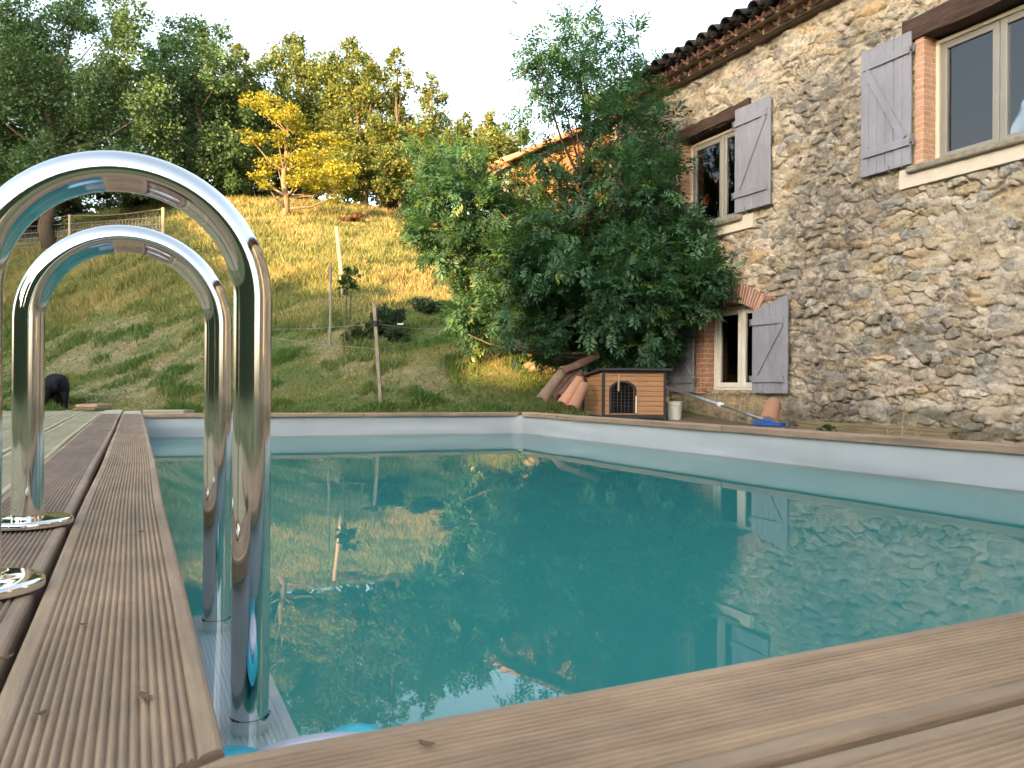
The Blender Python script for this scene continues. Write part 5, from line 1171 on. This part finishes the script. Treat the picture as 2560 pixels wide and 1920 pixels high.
# ------------------------------------------------------------------ animals
def sheep():
    b = np.array([-1.264, 16.069, 0.0]); b = at(120, 888, 13.3); b[2] = hz(b[0], b[1]) - 0.02; f = np.array([-0.07, 1.0, 0]); f /= np.linalg.norm(f); s = np.array([f[1], -f[0], 0])
    def P(l, w, z): return tuple(b + f * l + s * w + np.array([0, 0, z]))
    e = []; v = []; r = []
    def chain(pts, rad, start=None):
        last = start
        for p, q in zip(pts, rad):
            v.append(p); r.append(q); i = len(v) - 1
            if last is not None: e.append((last, i))
            last = i
        return last
    chain([P(0, 0, 0.48), P(0.25, 0, 0.47), P(0.5, 0, 0.46), P(0.68, 0, 0.46)], [0.19, 0.20, 0.19, 0.15])
    chain([P(0.82, 0, 0.38), P(0.92, 0.01, 0.24), P(0.97, 0.02, 0.12), P(1.02, 0.02, 0.05)], [0.09, 0.075, 0.06, 0.035], 3)
    for w in (-1, 1):
        chain([P(-0.02, 0.13 * w, 0.33), P(-0.07, 0.145 * w, 0.20), P(-0.03, 0.15 * w, 0.10), P(-0.02, 0.155 * w, 0.0)], [0.085, 0.04, 0.027, 0.03], 0)
        chain([P(0.62, 0.09 * w, 0.30), P(0.62, 0.09 * w, 0.16), P(0.62, 0.09 * w, 0.0)], [0.06, 0.03, 0.028], 2)
    chain([P(-0.19, 0, 0.50), P(-0.23, 0, 0.36)], [0.045, 0.03], 0)
    for w in (-1, 1): chain([P(0.90, 0.10 * w, 0.30), P(0.89, 0.16 * w, 0.27)], [0.03, 0.015], 5)
    me = bpy.data.meshes.new('sheep'); me.from_pydata([tuple(np.array(q) - b) for q in v], e, []); o = bpy.data.objects.new('sheep', me); COL.objects.link(o); o.location = tuple(b)
    o.modifiers.new('skin', 'SKIN'); 
    for k, q in enumerate(r): me.skin_vertices[0].data[k].radius = (q, q)
    me.skin_vertices[0].data[0].use_root = True
    ss = o.modifiers.new('sub', 'SUBSURF'); ss.levels = 2; ss.render_levels = 2
    me.materials.append(MAT['wool'])
    bpy.context.view_layer.update()
    dg = bpy.context.evaluated_depsgraph_get(); m2 = bpy.data.meshes.new_from_object(o.evaluated_get(dg)); o.modifiers.clear(); o.data = m2
    if not m2.materials: m2.materials.append(MAT['wool'])
    m2.polygons.foreach_set('use_smooth', [True] * len(m2.polygons))
    tag(o, 'black sheep grazing with its rump towards the pool', 'sheep')
sheep()
def bird():
    c = at(1111.5, 6, 26); k = S_ / FPX * 26; rr, uu, ff = Vector(_r), Vector(_u), Vector(_f); mb = MB()
    def P(x, y, d=0): return Vector(c) + rr * (x * k) + uu * (-y * k) + ff * d
    mb.tube([P(-1.2, -3), P(0.6, -1.6), P(2.0, 0.6), P(3.4, 3.6)], [0.012, 0.034, 0.028, 0.006], 8)
    V = [P(-0.2, -2.6), P(-4.5, -3.4, -.05), P(-9, -2.6, -.12), P(-5, -1.0, -.05), P(0.8, -0.6)]; mb.add(V + [v + ff * 0.012 for v in V], [(0, 1, 2, 3, 4), (9, 8, 7, 6, 5), (0, 5, 6, 1), (1, 6, 7, 2), (2, 7, 8, 3), (3, 8, 9, 4)])
    V = [P(1.0, -1.9), P(4.5, -2.2, .05), P(8, -1.4, .12), P(5.4, 0.2, .05), P(1.8, 0.4)]; mb.add(V + [v + ff * 0.012 for v in V], [(4, 3, 2, 1, 0), (5, 6, 7, 8, 9), (1, 6, 5, 0), (2, 7, 6, 1), (3, 8, 7, 2), (4, 9, 8, 3)])
    o = mb.build('bird', 'feather', origin=c); tag(o, 'small dark swallow gliding high in the pale sky', 'bird')
bird()
# dry leaves on the boards
for k, (x, y, sz, lab) in enumerate(((315, 1508, 0.012, 'dark dry leaf on the grooved board beside the near ladder rail'), (922, 1612, 0.010, 'dark dry leaf on the near coping board in the foreground'), (88, 1545, 0.008, 'tiny yellow leaf scrap on the left coping board'), (10, 1424, 0.012, 'reddish leaf scrap on the deck between the two steel flanges'), (180, 1352, 0.006, 'pale seed on the coping board near the front flange'), (303, 1150, 0.010, 'curled brown leaf on the coping board beyond the ladder'))):
    d = ray(x, y); t = (0.0012 - CH) / d[2]; p = CAMP + d * t; mb = MB(); sz *= 0.6; rs = np.random.default_rng(60 + k); a = rs.uniform(0, 6.28)
    V = []; n = 8
    for i in range(n): th = 2 * math.pi * i / n; V.append((sz * math.cos(th), 0.45 * sz * math.sin(th), 0.003 + 0.18 * sz * math.cos(2 * th)))
    V = [(x_ * math.cos(a) - y_ * math.sin(a) + p[0], x_ * math.sin(a) + y_ * math.cos(a) + p[1], z_) for x_, y_, z_ in V]
    mb.add(V + [(x_, y_, z_ + 0.0006) for x_, y_, z_ in V], [tuple(range(n))[::-1], tuple(range(n, 2 * n))] + [(i, (i + 1) % n, n + (i + 1) % n, n + i) for i in range(n)])
    o = mb.build('dry_leaf', 'deadleaf', origin=p); tag(o, lab, 'leaf', 'dry leaves on the boards')

# ------------------------------------------------------------------ unseen tree belt, added with its top shaped to shade the yard
def sun_blocker():
    rs = np.random.default_rng(31); cd, sd_ = math.cos(SUN_DEL), math.sin(SUN_DEL)
    vs = np.arange(-60, 45, 0.25)
    Hh = np.interp(vs, [-60, -30.5, -28.8, -24, -18, -13, -9.5, -7.3, -6.6, -5.45, -5.15, -4.4, 5.3, 5.7, 6.5, 6.9, 45], [26, 24, 13.5, 12.0, 9.3, 8.0, 7.7, 7.2, 5.2, 5.2, 9.0, 11.6, 11.6, 4.6, 4.6, 11.5, 12])
    Hh = Hh + ((fbm(vs * 0.9, vs * 0, 3) - 0.5) * 1.0 + (fbm(vs * 3.5, vs * 0, 6) - 0.5) * 0.8) * np.where((vs > -7) & (vs < -5.2), 0.2, 1)
    V = []; F = []; s0 = -25.0
    for dlt in (0, -2.5):
        for v, h in zip(vs, Hh):
            x = v * cd + (s0 + dlt) * sd_; y = -v * sd_ + (s0 + dlt) * cd; V += [(x, y, -0.5), (x + rs.normal(0, 0.1), y + rs.normal(0, 0.1), h)]
    n = len(vs)
    for b in (0, 2 * n):
        for i in range(n - 1): q = b + 2 * i; F.append((q, q + 1, q + 3, q + 2))
    for i in range(n - 1): F.append((2 * i + 1, 2 * n + 2 * i + 1, 2 * n + 2 * i + 3, 2 * i + 3))
    o = obj('sun_blocker', V, F, 'sun_blocker'); tag(o, 'unseen belt of trees added to block the low sun from the yard', 'trees', kind='stuff')
sun_blocker()
